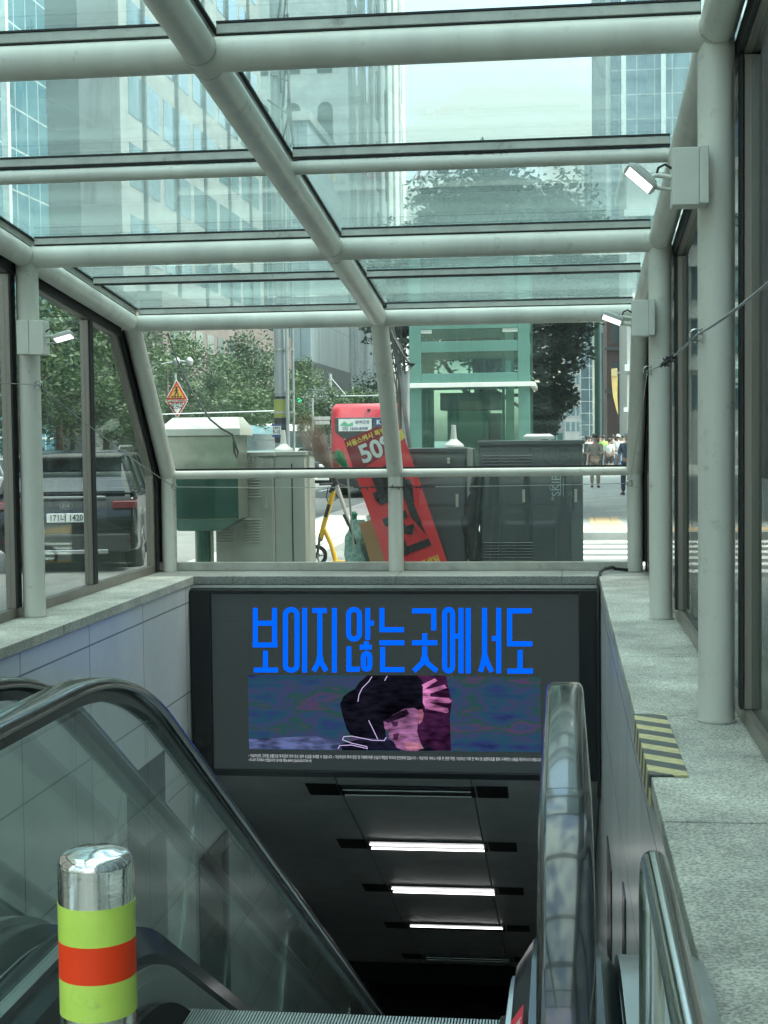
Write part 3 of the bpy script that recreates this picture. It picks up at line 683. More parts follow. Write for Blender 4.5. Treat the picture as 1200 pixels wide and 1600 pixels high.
# sloping cladding between escalators and walls
def slopebar(name, xa, xb, dz, mt):
    m = MB(); P = path(newel=False, y_start=-1, y_end=22)
    rings = [[(xa, y+v*ny, z+v*nz_) for v in (-dz-.1, -dz)] + [(xb, y+v*ny, z+v*nz_) for v in (-dz, -dz-.1)] for (y, z, ny, nz_) in P]
    m.loft(rings); return struct(m.build(name, mt, None, 30))
slopebar('side_cladding', .135, .348, .70, BRUSHED); slopebar('side_cladding', -1.408, -1.402, .70, BRUSHED); slopebar('side_cladding', X0+.002, -2.945, .70, BRUSHED)
# ================================================================== RAILING, BOLLARD, EDGE GUARD, CABLES
rl = thing('steel_railing', 'polished steel tube railing between the right handrail and the granite ledge', 'railing', (.175, 2.2, 0))
XRL = .172
pts = [(XRL, -1.2, .77), (XRL, 2.86, .77)] + [(XRL, 2.86+.12*math.sin(R(a)), .65+.12*math.cos(R(a))) for a in range(10, 91, 10)]
m = MB(); m.tube(pts, .026, 20); m.build('rail', STEEL, rl, 60)
m = MB(); m.tube([(XRL, 2.98, .65), (XRL, 2.98, .0)], .0258, 20); m.build('post', STEEL, rl, 60)
for y in (2.35, 1.2): m = MB(); m.tube([(XRL+.012, y, .75), (XRL+.012, y, .0)], .019, 16); m.build('post', STEEL, rl, 60)
bo = thing('bollard', 'chrome bollard with yellow-green and orange reflective bands before the escalator', 'bollard', (-.68, 2.12, 0))
bx, by = -.703, 2.12; r_ = .057; TZ = 1.003
prof = [(r_, 0), (r_, TZ-.035)] + [(r_-.018+.018*math.cos(R(a)), TZ-.035+.020*math.sin(R(a))) for a in range(15, 91, 15)] + [(.03, TZ-.011), (0.001, TZ-.008)]
m = MB(); m.lathe(prof, (bx, by, 0), 48); m.build('post', CHROME, bo, 35)
LIME = mat('reflective_lime', (.66, .86, .14), .35, var=.06, vs=12, c2=(.54, .76, .10), coat=.2, grime=.5); ORNG = mat('reflective_orange', (1.0, .06, .01), .5, var=.05, vs=10, spec=.3, grime=.45)
for a, b, mt, nm in ((.858, .914, LIME, 'green_band'), (.802, .858, ORNG, 'orange_band'), (.746, .802, LIME, 'green_band'), (.40, .46, LIME, 'green_band'), (.34, .40, ORNG, 'orange_band'), (.28, .34, LIME, 'green_band')):
    m = MB(); m.lathe([(r_+.0008, a), (r_+.0008, b)], (bx, by, 0), 48); m.build(nm, mt, bo, 35)
HAZ, t, o = newmat('hazard_tape')
pb = N(t, 'ShaderNodeBsdfPrincipled', Roughness=.6); t.links.new(pb.outputs[0], o.inputs[0])
tcn = N(t, 'ShaderNodeTexCoord'); sx = N(t, 'ShaderNodeSeparateXYZ'); t.links.new(tcn.outputs['Object'], sx.inputs[0])
a1 = N(t, 'ShaderNodeMath', operation='MULTIPLY'); a1.inputs[1].default_value = .75; t.links.new(sx.outputs['X'], a1.inputs[0])
a2 = N(t, 'ShaderNodeMath', operation='ADD'); t.links.new(a1.outputs[0], a2.inputs[0]); t.links.new(sx.outputs['Y'], a2.inputs[1])
az_ = N(t, 'ShaderNodeMath', operation='MULTIPLY'); az_.inputs[1].default_value = .8; t.links.new(sx.outputs['Z'], az_.inputs[0])
a25 = N(t, 'ShaderNodeMath', operation='ADD'); t.links.new(a2.outputs[0], a25.inputs[0]); t.links.new(az_.outputs[0], a25.inputs[1])
a3 = N(t, 'ShaderNodeMath', operation='PINGPONG'); a3.inputs[1].default_value = .108; t.links.new(a25.outputs[0], a3.inputs[0])
a4 = N(t, 'ShaderNodeMath', operation='GREATER_THAN'); a4.inputs[1].default_value = .055; t.links.new(a3.outputs[0], a4.inputs[0])
nn = N(t, 'ShaderNodeTexNoise', Scale=40, Detail=6); t.links.new(tcn.outputs['Object'], nn.inputs['Vector'])
mm = N(t, 'ShaderNodeMix', data_type='RGBA'); mm.inputs['A'].default_value = (.10, .11, .10, 1); mm.inputs['B'].default_value = (.60, .53, .27, 1); t.links.new(a4.outputs[0], mm.inputs['Factor'])
m5 = N(t, 'ShaderNodeMapRange'); m5.inputs['To Min'].default_value = .55; m5.inputs['To Max'].default_value = 1.3; t.links.new(nn.outputs['Fac'], m5.inputs['Value'])
m6 = N(t, 'ShaderNodeMix', data_type='RGBA', blend_type='MULTIPLY'); m6.inputs['Factor'].default_value = 1; t.links.new(mm.outputs['Result'], m6.inputs['A']); t.links.new(m5.outputs[0], m6.inputs['B']); t.links.new(m6.outputs['Result'], pb.inputs['Base Color'])
m = MB(); m.prism([(X1-.020, .262), (X1-.020, .13), (X1-.011, .13), (X1-.011, LZ+.002), (X1+.135, LZ+.002), (X1+.135, .262)], 5.88, 7.18, 'Y')
eg = solo(m.build('edge_guard', HAZ, None, bevel=.003), (.4, 6.5, LZ)); tag(eg, 'yellow and black striped foam guard on the ledge edge', 'edge guard')
WIRE = mat('steel_wire', (.35, .36, .34), .4, m=.7)
def sag(a, b, s=.02, n=10):
    a = Vector(a); b = Vector(b); return [a+(b-a)*k/n - Vector((0,0,s*4*(k/n)*(1-k/n))) for k in range(n+1)]
E = {'l3': (XL+.10, 7.07-.06, 2.09), 'l2': (XL+.095, 11.07-.06, 2.06), 'l1': (XL+.08, YE-.07, 1.14), 'r1': (XR-.06, YE-.09, 1.14), 'r2': (XR-.10, 11.07-.07, 2.09), 'r3': (XR-.10, 7.07-.07, 2.07), 'r4': (XR-.1, 3.0, 2.1)}
wr = thing('wire_rope', 'thin steel wire rope strung through eyelets on the canopy columns', 'wire', (XM, 11, 1.1))
m = MB()
for a, b in (('l3','l2'), ('l2','l1'), ('l1','r1'), ('r1','r2'), ('r2','r3'), ('r3','r4')): m.tube(sag(E[a], E[b], .03 if a != 'l1' else .02), .0055 if a in ('r3', 'r2') else .004, 6)
m.build('rope', WIRE, wr, 60)
for k_, p in E.items():
    m = MB(); p = Vector(p); m.tube([p+Vector((.03*math.cos(R(a)), 0, .03*math.sin(R(a)))) for a in range(0, 361, 30)], .0045, 6, cap=False)
    m.cbox((p.x+(.045 if p.x > -1 else -.045), p.y+.02, p.z), (.045, .006, .07)); m.build('eyelet', STEEL, wr, 60)
tw = thing('wire_knot', 'black frayed tape knot tied round the wire near the right columns', 'knot', (XR-.1, 9.1, 2.05)); m = MB()
q0 = Vector(E['r2']); q1 = Vector(E['r3'])
for k in range(26):
    c = q0.lerp(q1, .45+.008*k) - Vector((0,0,.03)); d = Vector((random.uniform(-1,1), random.uniform(-1,1), random.uniform(-1,1)))*.03
    m.tube([c-d, c, c+d], [.004, .011, .003], 5)
m.build('tape', RUBBER, tw)
sp = thing('wire_spikes', 'row of small black spikes on the wire in front of the middle end column', 'spikes', (XM, 14.98, 1.13)); m = MB()
for k in range(13):
    c = Vector((XM-.40+k*.062+random.uniform(-.01,.01), YE-.10, 1.118)); m.tube([c-Vector((.012,0,-.012)), c, c+Vector((random.uniform(-.02,.02), -.01, -.028 if k % 3 else .03))], [.004, .009, .002], 5)
m.tube([(XM-.42, YE-.10, 1.12), (XM+.42, YE-.10, 1.122)], .0065, 5)
m.build('spike', RUBBER, sp)
hz = thing('rubber_hose', 'black hose curving off the ledge corner and down beside the screen', 'hose', (.5, 14.6, .25)); m = MB()
m.tube([(XR-.08, YE-.13, LZ+.02), (XR-.2, YE-.16, LZ+.035), (.48, YE-.2, LZ+.055), (.40, 14.75, LZ+.05), (.355, 14.6, LZ+.03), (.335, 14.42, LZ-.02), (.325, 14.32, .1), (.325, 14.3, -.3), (.325, 14.3, -1.9)], .016, 10); m.build('hose_tube', RUBBER, hz, 60)
LAMPG = emis('lamp_glow', (1, .97, 1), .5)
def flood(x, y, z, sg, tilt, lbl, size=1.0, on=LAMPG):
    """sg: direction the lamp reaches out from the column"""
    r = thing('floodlight', lbl, 'floodlight', (x, y, z), 'floodlights boxed onto the columns', world=False)
    W = .17*size
    m = MB(); m.box(*((-.094, -.20, -.13, -.052, -.03, .13) if sg < 0 else (-.02, -.20, -.13, .074, -.03, .13))); m.build('junction_box', PAINTB, r, bevel=.005, off=(0,0,0))
    m = MB(); m.box(*((-.215, -.195, -.135, -.095, -.05, .125) if sg < 0 else (.075, -.195, -.135, .19, -.05, .125))); m.build('box_cover', PAINTB, r, bevel=.005, off=(0,0,0))
    bx_ = -.215 if sg < 0 else .19
    m = MB(); m.tube([(bx_, -.14, .0), (bx_+sg*.07, -.14, .012), (bx_+sg*.10, -.14, .0)], .011, 8).tube([(bx_, -.10, -.05), (bx_+sg*.06, -.10, -.04), (bx_+sg*.10, -.12, -.015)], .009, 8); m.build('arm', PAINTB, r, 50, off=(0,0,0))
    m = MB(); m.tube([(bx_, -.14, .04), (bx_+sg*.03, -.14, .06), (bx_+sg*.06, -.14, .045), (bx_+sg*.07, -.14, .01)], .006, 8); m.build('lamp_cable', RUBBER, r, 50, off=(0,0,0))
    T = Matrix.Translation((bx_+sg*.14, -.14, .0)) @ Matrix.Rotation(tilt, 4, 'Y') @ Matrix.Rotation(R(-22), 4, 'X')
    h = MB(); rings = []
    for (zz, w_, d_) in ((-.012, .083, .048), (.004, .086, .053), (.022, .07, .043), (.034, .04, .028)):
        rings.append([tuple(T @ Vector((w_*math.copysign(abs(math.cos(R(a)))**.45, math.cos(R(a))), d_*math.copysign(abs(math.sin(R(a)))**.45, math.sin(R(a))), zz))) for a in range(0, 360, 20)])
    h.loft(rings); ho = h.build('lamp_head', mat('lamp_head_paint', (.5, .54, .5), .35) if 'lamp_head_paint' not in MATS else MATS['lamp_head_paint'], r, 40, off=(0,0,0))
    h = MB(); h.box(-.068, -.032, -.016, .068, .035, -.0125, T); h.build('lens', on, ho, off=(0,0,0))
    return r
flood(XR, 7.07, 2.79, -1, R(42), 'large floodlight tilted steeply down on the nearest right column')
flood(XR, 11.07, 2.47, -1, R(22), 'lit floodlight on the further right column just below the roof')
flood(XL, 11.07, 2.42, 1, R(-14), 'lit floodlight with its box on the left column')
# ================================================================== OUTSIDE: BUILDINGS
def mref(n, *a, **k): return MATS[n] if n in MATS else mat(n, *a, **k)
DGL = mat('dark_window', (.05, .075, .08), .08, spec=.8, var=.3, vs=.4)
LGL = mat('pale_window', (.09, .15, .17), .07, spec=.9, var=.25, vs=.3)
STONE = tiles('office_stone', (.27, .285, .28), (.23, .245, .24), (.14, .15, .15), 1.2, .8, .01, .7, axis='SZ', offset=0)
BSTONE = tiles('brown_stone', (.17, .15, .14), (.14, .125, .118), (.08, .075, .07), 1.2, .8, .01, .75, axis='SZ', offset=.5)
WSTONE = tiles('white_stone', (.60, .63, .60), (.54, .57, .55), (.35, .36, .35), 1.6, 1.2, .01, .7, axis='SZ', offset=0)
CUR1 = tiles('blue_curtain_wall', (.10, .26, .33), (.07, .20, .27), (.45, .52, .52), 1.5, 1.9, .05, .08, axis='SZ', offset=0, spec=1, blotch=.3, mrough=.5, metal=.35)
CUR2 = tiles('grey_curtain_wall', (.13, .19, .21), (.09, .14, .165), (.34, .38, .38), 1.3, 1.8, .05, .08, axis='SZ', offset=0, spec=1, blotch=.3, mrough=.5, metal=.3)
CUR3 = tiles('fin_panels', (.34, .42, .44), (.22, .31, .34), (.12, .15, .16), .9, 3.8, .04, .3, axis='SZ', offset=.37, spec=.8, blotch=.12)
PANC = mat('pale_concrete', (.46, .48, .46), .7, streak=True)
DKC = mat('dark_cladding', (.075, .085, .09), .45)
FINM = mat('white_fin', (.62, .68, .67), .35)
def winset(root, face, fx, u0, u1, z0, z1, nu, nz, ww, wh, mt=DGL, arch=False, proud=.03, frame=None, name='window'):
    """individual windows; face 'X+' (plane x=fx seen from +x) or 'Y-' (plane y=fx seen from -y)"""
    m = MB(); t = proud
    if arch: pl = [(-ww/2, 0), (ww/2, 0), (ww/2, wh-ww/2)] + [(ww/2*math.cos(R(a)), wh-ww/2+ww/2*math.sin(R(a))) for a in range(20, 161, 20)] + [(-ww/2, wh-ww/2)]
    else: pl = [(-ww/2, 0), (ww/2, 0), (ww/2, wh), (-ww/2, wh)]
    if face == 'X+': m.prism(pl, -.05, t, 'X')
    elif face == 'X-': m.prism(pl, -t, .05, 'X')
    else: m.prism(pl, -t, .05, 'Y')
    first = None
    for i in range(nu):
        for j in range(nz):
            u = u0 + (u1-u0)*(i+.5)/nu; z = z0 + (z1-z0)*j/nz
            if first is None: ob = m.build(name, mt, root, off=(0,0,0)); first = ob
            else: ob = first.copy(); col.objects.link(ob)
            o_ = root_off(root); loc = Vector((fx, u, z)) if face[0] == 'X' else Vector((u, fx, z)); ob.location = loc - o_
    return first
def bld(label, x0, x1, y0, y1, h, mt, name='office_building', cat='building', group=None):
    r = thing(name, label, cat, ((x0+x1)/2, (y0+y1)/2, 0), group)
    m = MB(); m.box(x0, y0, -.4, x1, y1, h); m.build('wall', mt, r)
    m = MB(); m.box(x0-.25, y0-.25, h, x1+.25, y1+.25, h+.7); m.build('roof', PANC, r)
    return r
FX = -20.0
# left row, near to far
b = bld('blue glass curtain wall tower at the far left behind the roof glass', -46, -25, 44, 70.4, 62, CUR1)
for k in range(5): m = MB(); m.box(-25.0, 46+k*4.6, 0, -24.7, 46.35+k*4.6, 62); m.build('fin', FINM, b)
b = bld('dark ribbed stone slab tower between the blue tower and the stone office', -46, -23.4, 70.5, 75.8, 66, DKC)
b = bld('stone office block with rows of square windows and brown lower storeys', -46, -23, 76, 113, 60, STONE)
m = MB(); m.box(-46, 75.9, -.3, -20.9, 113.1, 9.6); m.build('base_storeys', BSTONE, b)
winset(b, 'X+', -20.9, 77, 112, 2.6, 9.2, 13, 2, 1.7, 2.1)
winset(b, 'X+', -23.0, 77, 112, 11.6, 50, 10, 10, 2.5, 2.3, LGL)
for k in range(5): m = MB(); m.box(-23.0, 80.1+k*7, 10, -22.8, 80.4+k*7, 60); m.build('pilaster', DKC, b)
b = bld('office block of staggered pale vertical panels raised above an open colonnade', -46, FX, 116.5, 138, 27, CUR3)
b.children[0].data.transform(Matrix.Translation((0, 0, 0)))
for v in b.children[0].data.vertices:
    if v.co.z < 0: v.co.z = 8.0
m = MB(); m.box(-46, 116.0, 6.3, FX+.12, 138.2, 7.98); m.build('transfer_band', DKC, b)
m = MB(); m.box(-46, 116.3, 8.1, FX-3.0, 116.49, 26.9); m.build('front_glazing', CUR2, b)
for k in range(6): m = MB(); m.box(FX-4.2-k*1.6, 115.9, 8.0, FX-4.05-k*1.6, 116.3, 27); m.build('fin', FINM, b)
m = MB(); m.box(-46, 117.5, -.3, FX-2.4, 137.8, 6.29); m.build('recessed_lobby', BSTONE, b)
for k in range(6): m = MB(); m.box(FX-.7, 116.6+k*4.2, -.3, FX-.1, 117.2+k*4.2, 6.29); m.build('column', PANC, b)
m = MB(); m.box(FX-8, 116.1, 0, FX-.8, 116.6, 6.29); m.build('corner_wall', DKC, b)
b = bld('tall white office block with narrow arched windows, ending against the sky', -50, FX-.5, 143, 196, 96, WSTONE)
winset(b, 'X+', FX-.5, 144, 195, 14, 84, 6, 9, 2.2, 5.4, DGL, arch=True, proud=.06); winset(b, 'Y-', 143, FX-17, FX-1.2, 14, 76, 5, 8, 1.5, 5.0, DGL, arch=True, proud=.06)
for k in range(7): m = MB(); m.box(FX-.5, 145.6+k*7, 0, FX-.2, 146.3+k*7, 96); m.build('pilaster', WSTONE, b)
b = bld('small white stone building beyond the colonnade office', -40, -20.3, 200, 222, 22, WSTONE)
winset(b, 'X+', -20.3, 201, 221, 3, 20, 6, 5, 1.6, 2.2)
b = bld('dark glazed link with pale frames right of the colonnade office', -36, FX-.8, 138.5, 142.3, 20, CUR2)
# right row
b = bld('tall glass tower with bright vertical fins at the right of the sky', 3.7, 30, 112, 170, 120, CUR2)
for k in range(11): m = MB(); m.box(3.3, 112.5+k*5.2, 11, 3.69, 112.9+k*5.2, 120); m.build('fin', FINM, b)
for k in range(9): m = MB(); m.box(4.4+k*2.9, 111.6, 14, 4.75+k*2.9, 111.98, 120); m.build('fin', FINM, b)
b = bld('lower grey tower peeping out left of the finned glass tower', 2.6, 12, 228, 250, 45, CUR2)
m = MB(); m.box(2.2, 227.5, 36, 3.4, 228, 45.5); m.build('corner_panel', PANC, b)
b = bld('grey corner building with white framed windows behind the right end column', 3.75, 14, 88, 100, 17, PANC)
winset(b, 'Y-', 88, 4.1, 12, 3.2, 16, 5, 4, 1.1, 2.0, LGL, frame=1)
for k in range(4): m = MB(); m.box(3.6, 87.7, 5.5+k*3.0, 14, 88-.01, 5.9+k*3.0); m.build('string_course', FINM, b)
m = MB(); m.box(3.5, 86.5, 3.1, 6.5, 88, 3.35); m.build('awning', FINM, b)
b = bld('narrow maroon building with ledges in the distance', 2.95, 6, 101, 110, 14, mat('maroon_clad', (.10, .045, .045), .55))
winset(b, 'Y-', 101, 3.0, 4.0, 5.2, 13.6, 1, 3, .55, 1.5, DGL)
for k in range(4): m = MB(); m.box(2.8, 100.7, 4.6+k*2.9, 6, 100.99, 4.8+k*2.9); m.build('ledge', DKC, b)
b = bld('narrow green glass building beyond the maroon one', 2.9, 5, 136, 148, 22, mat('green_glass', (.12, .36, .30), .15, spec=.8, var=.3, vs=.3))
m = MB(); m.box(2.85, 135.8, 0, 3.2, 135.99, 22); m.build('fin', mat('dark_green', (.03, .12, .07), .5), b)
for k in range(2): m = MB(); m.box(3.35+k*.6, 135.8, 0, 3.5+k*.6, 135.99, 22); m.build('fin', FINM, b)
b = bld('hazy grey distant tower at the end of the street', .3, 3.9, 300, 320, 26, STONE)
winset(b, 'Y-', 300, .4, 3.6, 3, 25, 3, 7, .7, 1.9, LGL)
b = bld('slender pale distant block beside the hazy grey tower', 3.95, 6.5, 270, 292, 22, WSTONE)
winset(b, 'Y-', 270, 4.0, 6, 3, 21, 3, 6, .4, 1.6, DGL)
b = bld('white low shop building seen under the tree', -1.7, .15, 170, 190, 7, mat('white_render', (.7, .74, .72), .6))
winset(b, 'Y-', 170, -1.5, 0, .6, 3.5, 2, 1, .6, 1.6, mref('green_glass', (0,0,0)))
b = bld('office block along the right pavement reflected in the right glass wall', 7.6, 25, -25, 14, 38, CUR2)
for k in range(9): m = MB(); m.box(7.35, -24+k*4.2, 0, 7.59, -23.6+k*4.2, 38); m.build('fin', FINM, b)
b = bld('brick shop building on the right corner past the side street', 7.8, 22, 27, 60, 24, BSTONE)
winset(b, 'X-', 7.8, 28, 59, 3.4, 22, 7, 5, 2.0, 2.0, LGL)
b = bld('street block across the road behind the left glass wall', -46, -24, -8, 42, 34, BSTONE)
winset(b, 'X+', -24, -7, 41, 4.2, 33, 10, 7, 2.6, 2.1)
m = MB(); m.box(-24, -8, 3.1, -23.4, 42, 3.7); m.build('string_course', PANC, b)
winset(b, 'X+', -23.98, -7, 41, .2, 3.1, 8, 1, 4.6, 2.6, mat('shop_front', (.03, .06, .055), .1, spec=.8), name='shop_window')
# shop boards with rows of pale writing strokes are real signs across the road
yy_ = 52
sg = thing('shop_sign', 'tall dark board with white lines of writing behind the left glass', 'sign', (-16.9, 50.3, 0))
pa = at(99, 608, 50); pb_ = at(121, 664, 50)
m = MB(); m.box(pa.x-.15, 50, pb_.z-.3, pb_.x+.15, 50.12, pa.z+.4); m.build('board', DKC, sg)
m = MB(); m.box((pa.x+pb_.x)/2-.08, 50.13, 0, (pa.x+pb_.x)/2+.08, 50.3, 3); m.build('post', DKC, sg)
for k, wd_ in enumerate((.3, .44, .42, .46, .40, .36, .46, .48)): m = MB(); z = pa.z - .16 - k*.145; m.box(pa.x, 49.99, z-.03, pa.x+wd_, 50.0, z+.03); m.build('line', MATS['road_paint'], sg)
# ================================================================== TREES
LEAFA = leafmat('leaf_light', (.022, .055, .025), (.085, .15, .055)); LEAFB = leafmat('leaf_dark', (.012, .032, .022), (.035, .075, .04))
LEAFC = leafmat('leaf_mid', (.018, .045, .025), (.06, .105, .045))
BARK = mat('bark', (.11, .09, .07), .9, bump=.6, bs=25)
def tree(label, base, h, rx, rzz, cz_, n, leaf, mt, trunk_r=.14, group=None, seed=1, lobes=22, name='tree', open_=.0, extra=()):
    rr = random.Random(seed); r = thing(name, label, 'tree', base, group, world=False)
    m = MB(); m.tube([(0,0,-.2), (.03,.02,h*.25), (.0,.05,h*.5), (.05,0,h*.85)], [trunk_r*1.25, trunk_r, trunk_r*.7, trunk_r*.15], 9)
    L_ = []
    for k in range(lobes):
        while True:
            p = Vector((rr.uniform(-1,1), rr.uniform(-1,1), rr.uniform(-1,1)))
            if .25 < p.length < 1: break
        L_.append((Vector((p.x*rx, p.y*rx, cz_ + p.z*rzz)), rr.uniform(.24, .5)*min(rx, rzz)*.95))
    L_ += [(Vector(e[:3]), e[3]) for e in extra]
    for c, q in L_[:11] + L_[len(L_)-len(extra):]:
        z0 = rr.uniform(.28, .55)*h; m.tube([(0, .03, z0), (c.x*.45, c.y*.45, (z0+c.z)/2+.1), tuple(c)], [trunk_r*.4, trunk_r*.22, trunk_r*.06], 6)
    m.build('trunk', BARK, r, 60, off=(0,0,0))
    V = []; F_ = []
    for k in range(n):
        c, q = L_[rr.randrange(len(L_))]
        d = Vector((rr.gauss(0,1), rr.gauss(0,1), rr.gauss(0,1))).normalized(); rad = q*(rr.random()**.42)*1.08
        p = c + d*rad; p.z -= .12*q*rr.random(); s_ = leaf*rr.uniform(.6, 1.3)
        a = Vector((rr.gauss(0,1), rr.gauss(0,1), rr.gauss(0,.5))).normalized(); b_ = a.cross(d if abs(a.dot(d)) < .95 else Vector((0,0,1))).normalized()
        i = len(V); V += [tuple(p-a*s_), tuple(p-b_*s_*.42+a*s_*.1), tuple(p+a*s_), tuple(p+b_*s_*.42+a*s_*.1)]; F_.append((i, i+1, i+2, i+3))
    me = bpy.data.meshes.new('crown'); me.from_pydata(V, [], F_); me.materials.append(mt); ob = bpy.data.objects.new('crown', me); col.objects.link(ob); ob.parent = r
    return r
# row across the road: (photo x of trunk, distance, top y)
where = ['leftmost, seen through the left side glass', 'second, behind the sign board in the left side glass', 'third, behind the left slanted end mullion', 'behind the pedestrian warning sign', 'left of the wide leafy one, above the steel cabinet',
         'wide and leafy, between the warning sign and the concrete pole', 'just left of the concrete pole', 'right of the concrete pole by the green signal', 'small, left of the red bus', 'small, above the red bus roof', 'small, right edge of the bus roof', 'farthest, beside the end building']
spec = [(28, 44, 452, 3.0), (92, 48, 455, 2.7), (165, 55, 490, 2.8), (262, 62, 528, 2.6), (325, 70, 516, 2.9), (372, 76, 520, 3.2), (432, 88, 545, 2.9), (482, 98, 588, 2.6), (545, 112, 600, 2.7), (585, 120, 588, 3.0), (618, 128, 606, 2.4), (636, 150, 612, 2.4)]
for k, (px, Y, ty, rx) in enumerate(spec):
    p = at(px, 690, Y); h = at(px, ty, Y).z
    tree('street tree across the road, ' + where[k], (p.x, Y, 0), h, rx, h*.38, h*.60, 8000 if Y < 90 else 3600, .11 if Y < 90 else .15, (LEAFA, LEAFC)[k % 2], .13, 'street trees across the road', 10+k, lobes=26)
p = at(752, 690, 33)
tree('large dark tree with drooping leaves behind the glass elevator house', (p.x, 33, 0), 7.7, 2.45, 2.2, 5.4, 44000, .095, LEAFB, .2, None, 5, lobes=56, extra=[(1.5, -.2, 3.1, .6), (1.9, .1, 3.6, .6), (1.7, 0, 2.5, .45), (1.3, .2, 2.3, .4), (2.0, -.3, 4.3, .6), (1.2, -.4, 3.8, .7), (1.4, 0, 1.9, .3)])
p = at(565, 690, 31); tree('dark leafy branches of a tree left of the glass elevator house', (p.x+.75, 31.5, 0), 5.2, .62, .5, 4.35, 2600, .08, LEAFB, .05, None, 9, lobes=12)
p = at(1180, 690, 40)
# low hedge across the road
m = MB(); rr = random.Random(3)
for k in range(5200):
    c = Vector((rr.uniform(-19.6, -18.4), rr.uniform(38, 150), rr.uniform(.0, 1.1))); a = Vector((rr.gauss(0,1), rr.gauss(0,1), rr.gauss(0,1))).normalized()*.17; b_ = a.orthogonal().normalized()*.09
    m.poly([c-a, c-b_, c+a, c+b_])
tag(m.build('hedge', LEAFB), 'low clipped hedge along the far pavement', 'hedge', kind='stuff')
# ================================================================== VEHICLES
CARP = mat('car_paint_black', (.006, .007, .008), .14, coat=.25, spec=.35)
TYRE = mat('tyre', (.015, .015, .016), .85); RIM = mat('rim', (.45, .46, .46), .25, m=1)
CGL = mat('car_glass', (.03, .045, .05), .04, spec=.9, var=.05)
TAIL = mat('tail_red', (.13, .006, .009), .12, coat=.6); PLATE = mat('plate_white', (.75, .78, .75), .45)
PLASTIC = mat('black_plastic', (.025, .027, .028), .6)
def wheel(parent, c, r=.36, wd_=.23):
    m = MB(); m.tube([(c[0], c[1]-wd_/2, c[2]), (c[0], c[1]-wd_/2+.03, c[2]), (c[0], c[1]+wd_/2-.03, c[2]), (c[0], c[1]+wd_/2, c[2])], [r*.93, r, r, r*.93], 28)
    t_ = m.build('wheel', TYRE, parent, 50, off=(0,0,0))
    m = MB(); s_ = 1 if c[1] > 0 else -1
    m.tube([(c[0], c[1]+s_*(wd_/2-.02), c[2]), (c[0], c[1]+s_*(wd_/2+.006), c[2])], r*.2, 14)
    for a in range(0, 360, 72):
        d = Vector((math.cos(R(a)), 0, math.sin(R(a)))); cc = Vector((c[0], c[1]+s_*(wd_/2+.0), c[2])); m.bar(cc+d*r*.15, cc+d*r*.66, .05, .02, (0, 1, 0))
    m.tube([(c[0]+r*.66*math.cos(R(a)), c[1]+s_*(wd_/2), c[2]+r*.66*math.sin(R(a))) for a in range(0, 361, 15)], .018, 6, cap=False)
    m.build('rim', RIM, t_, 50, off=(0,0,0))
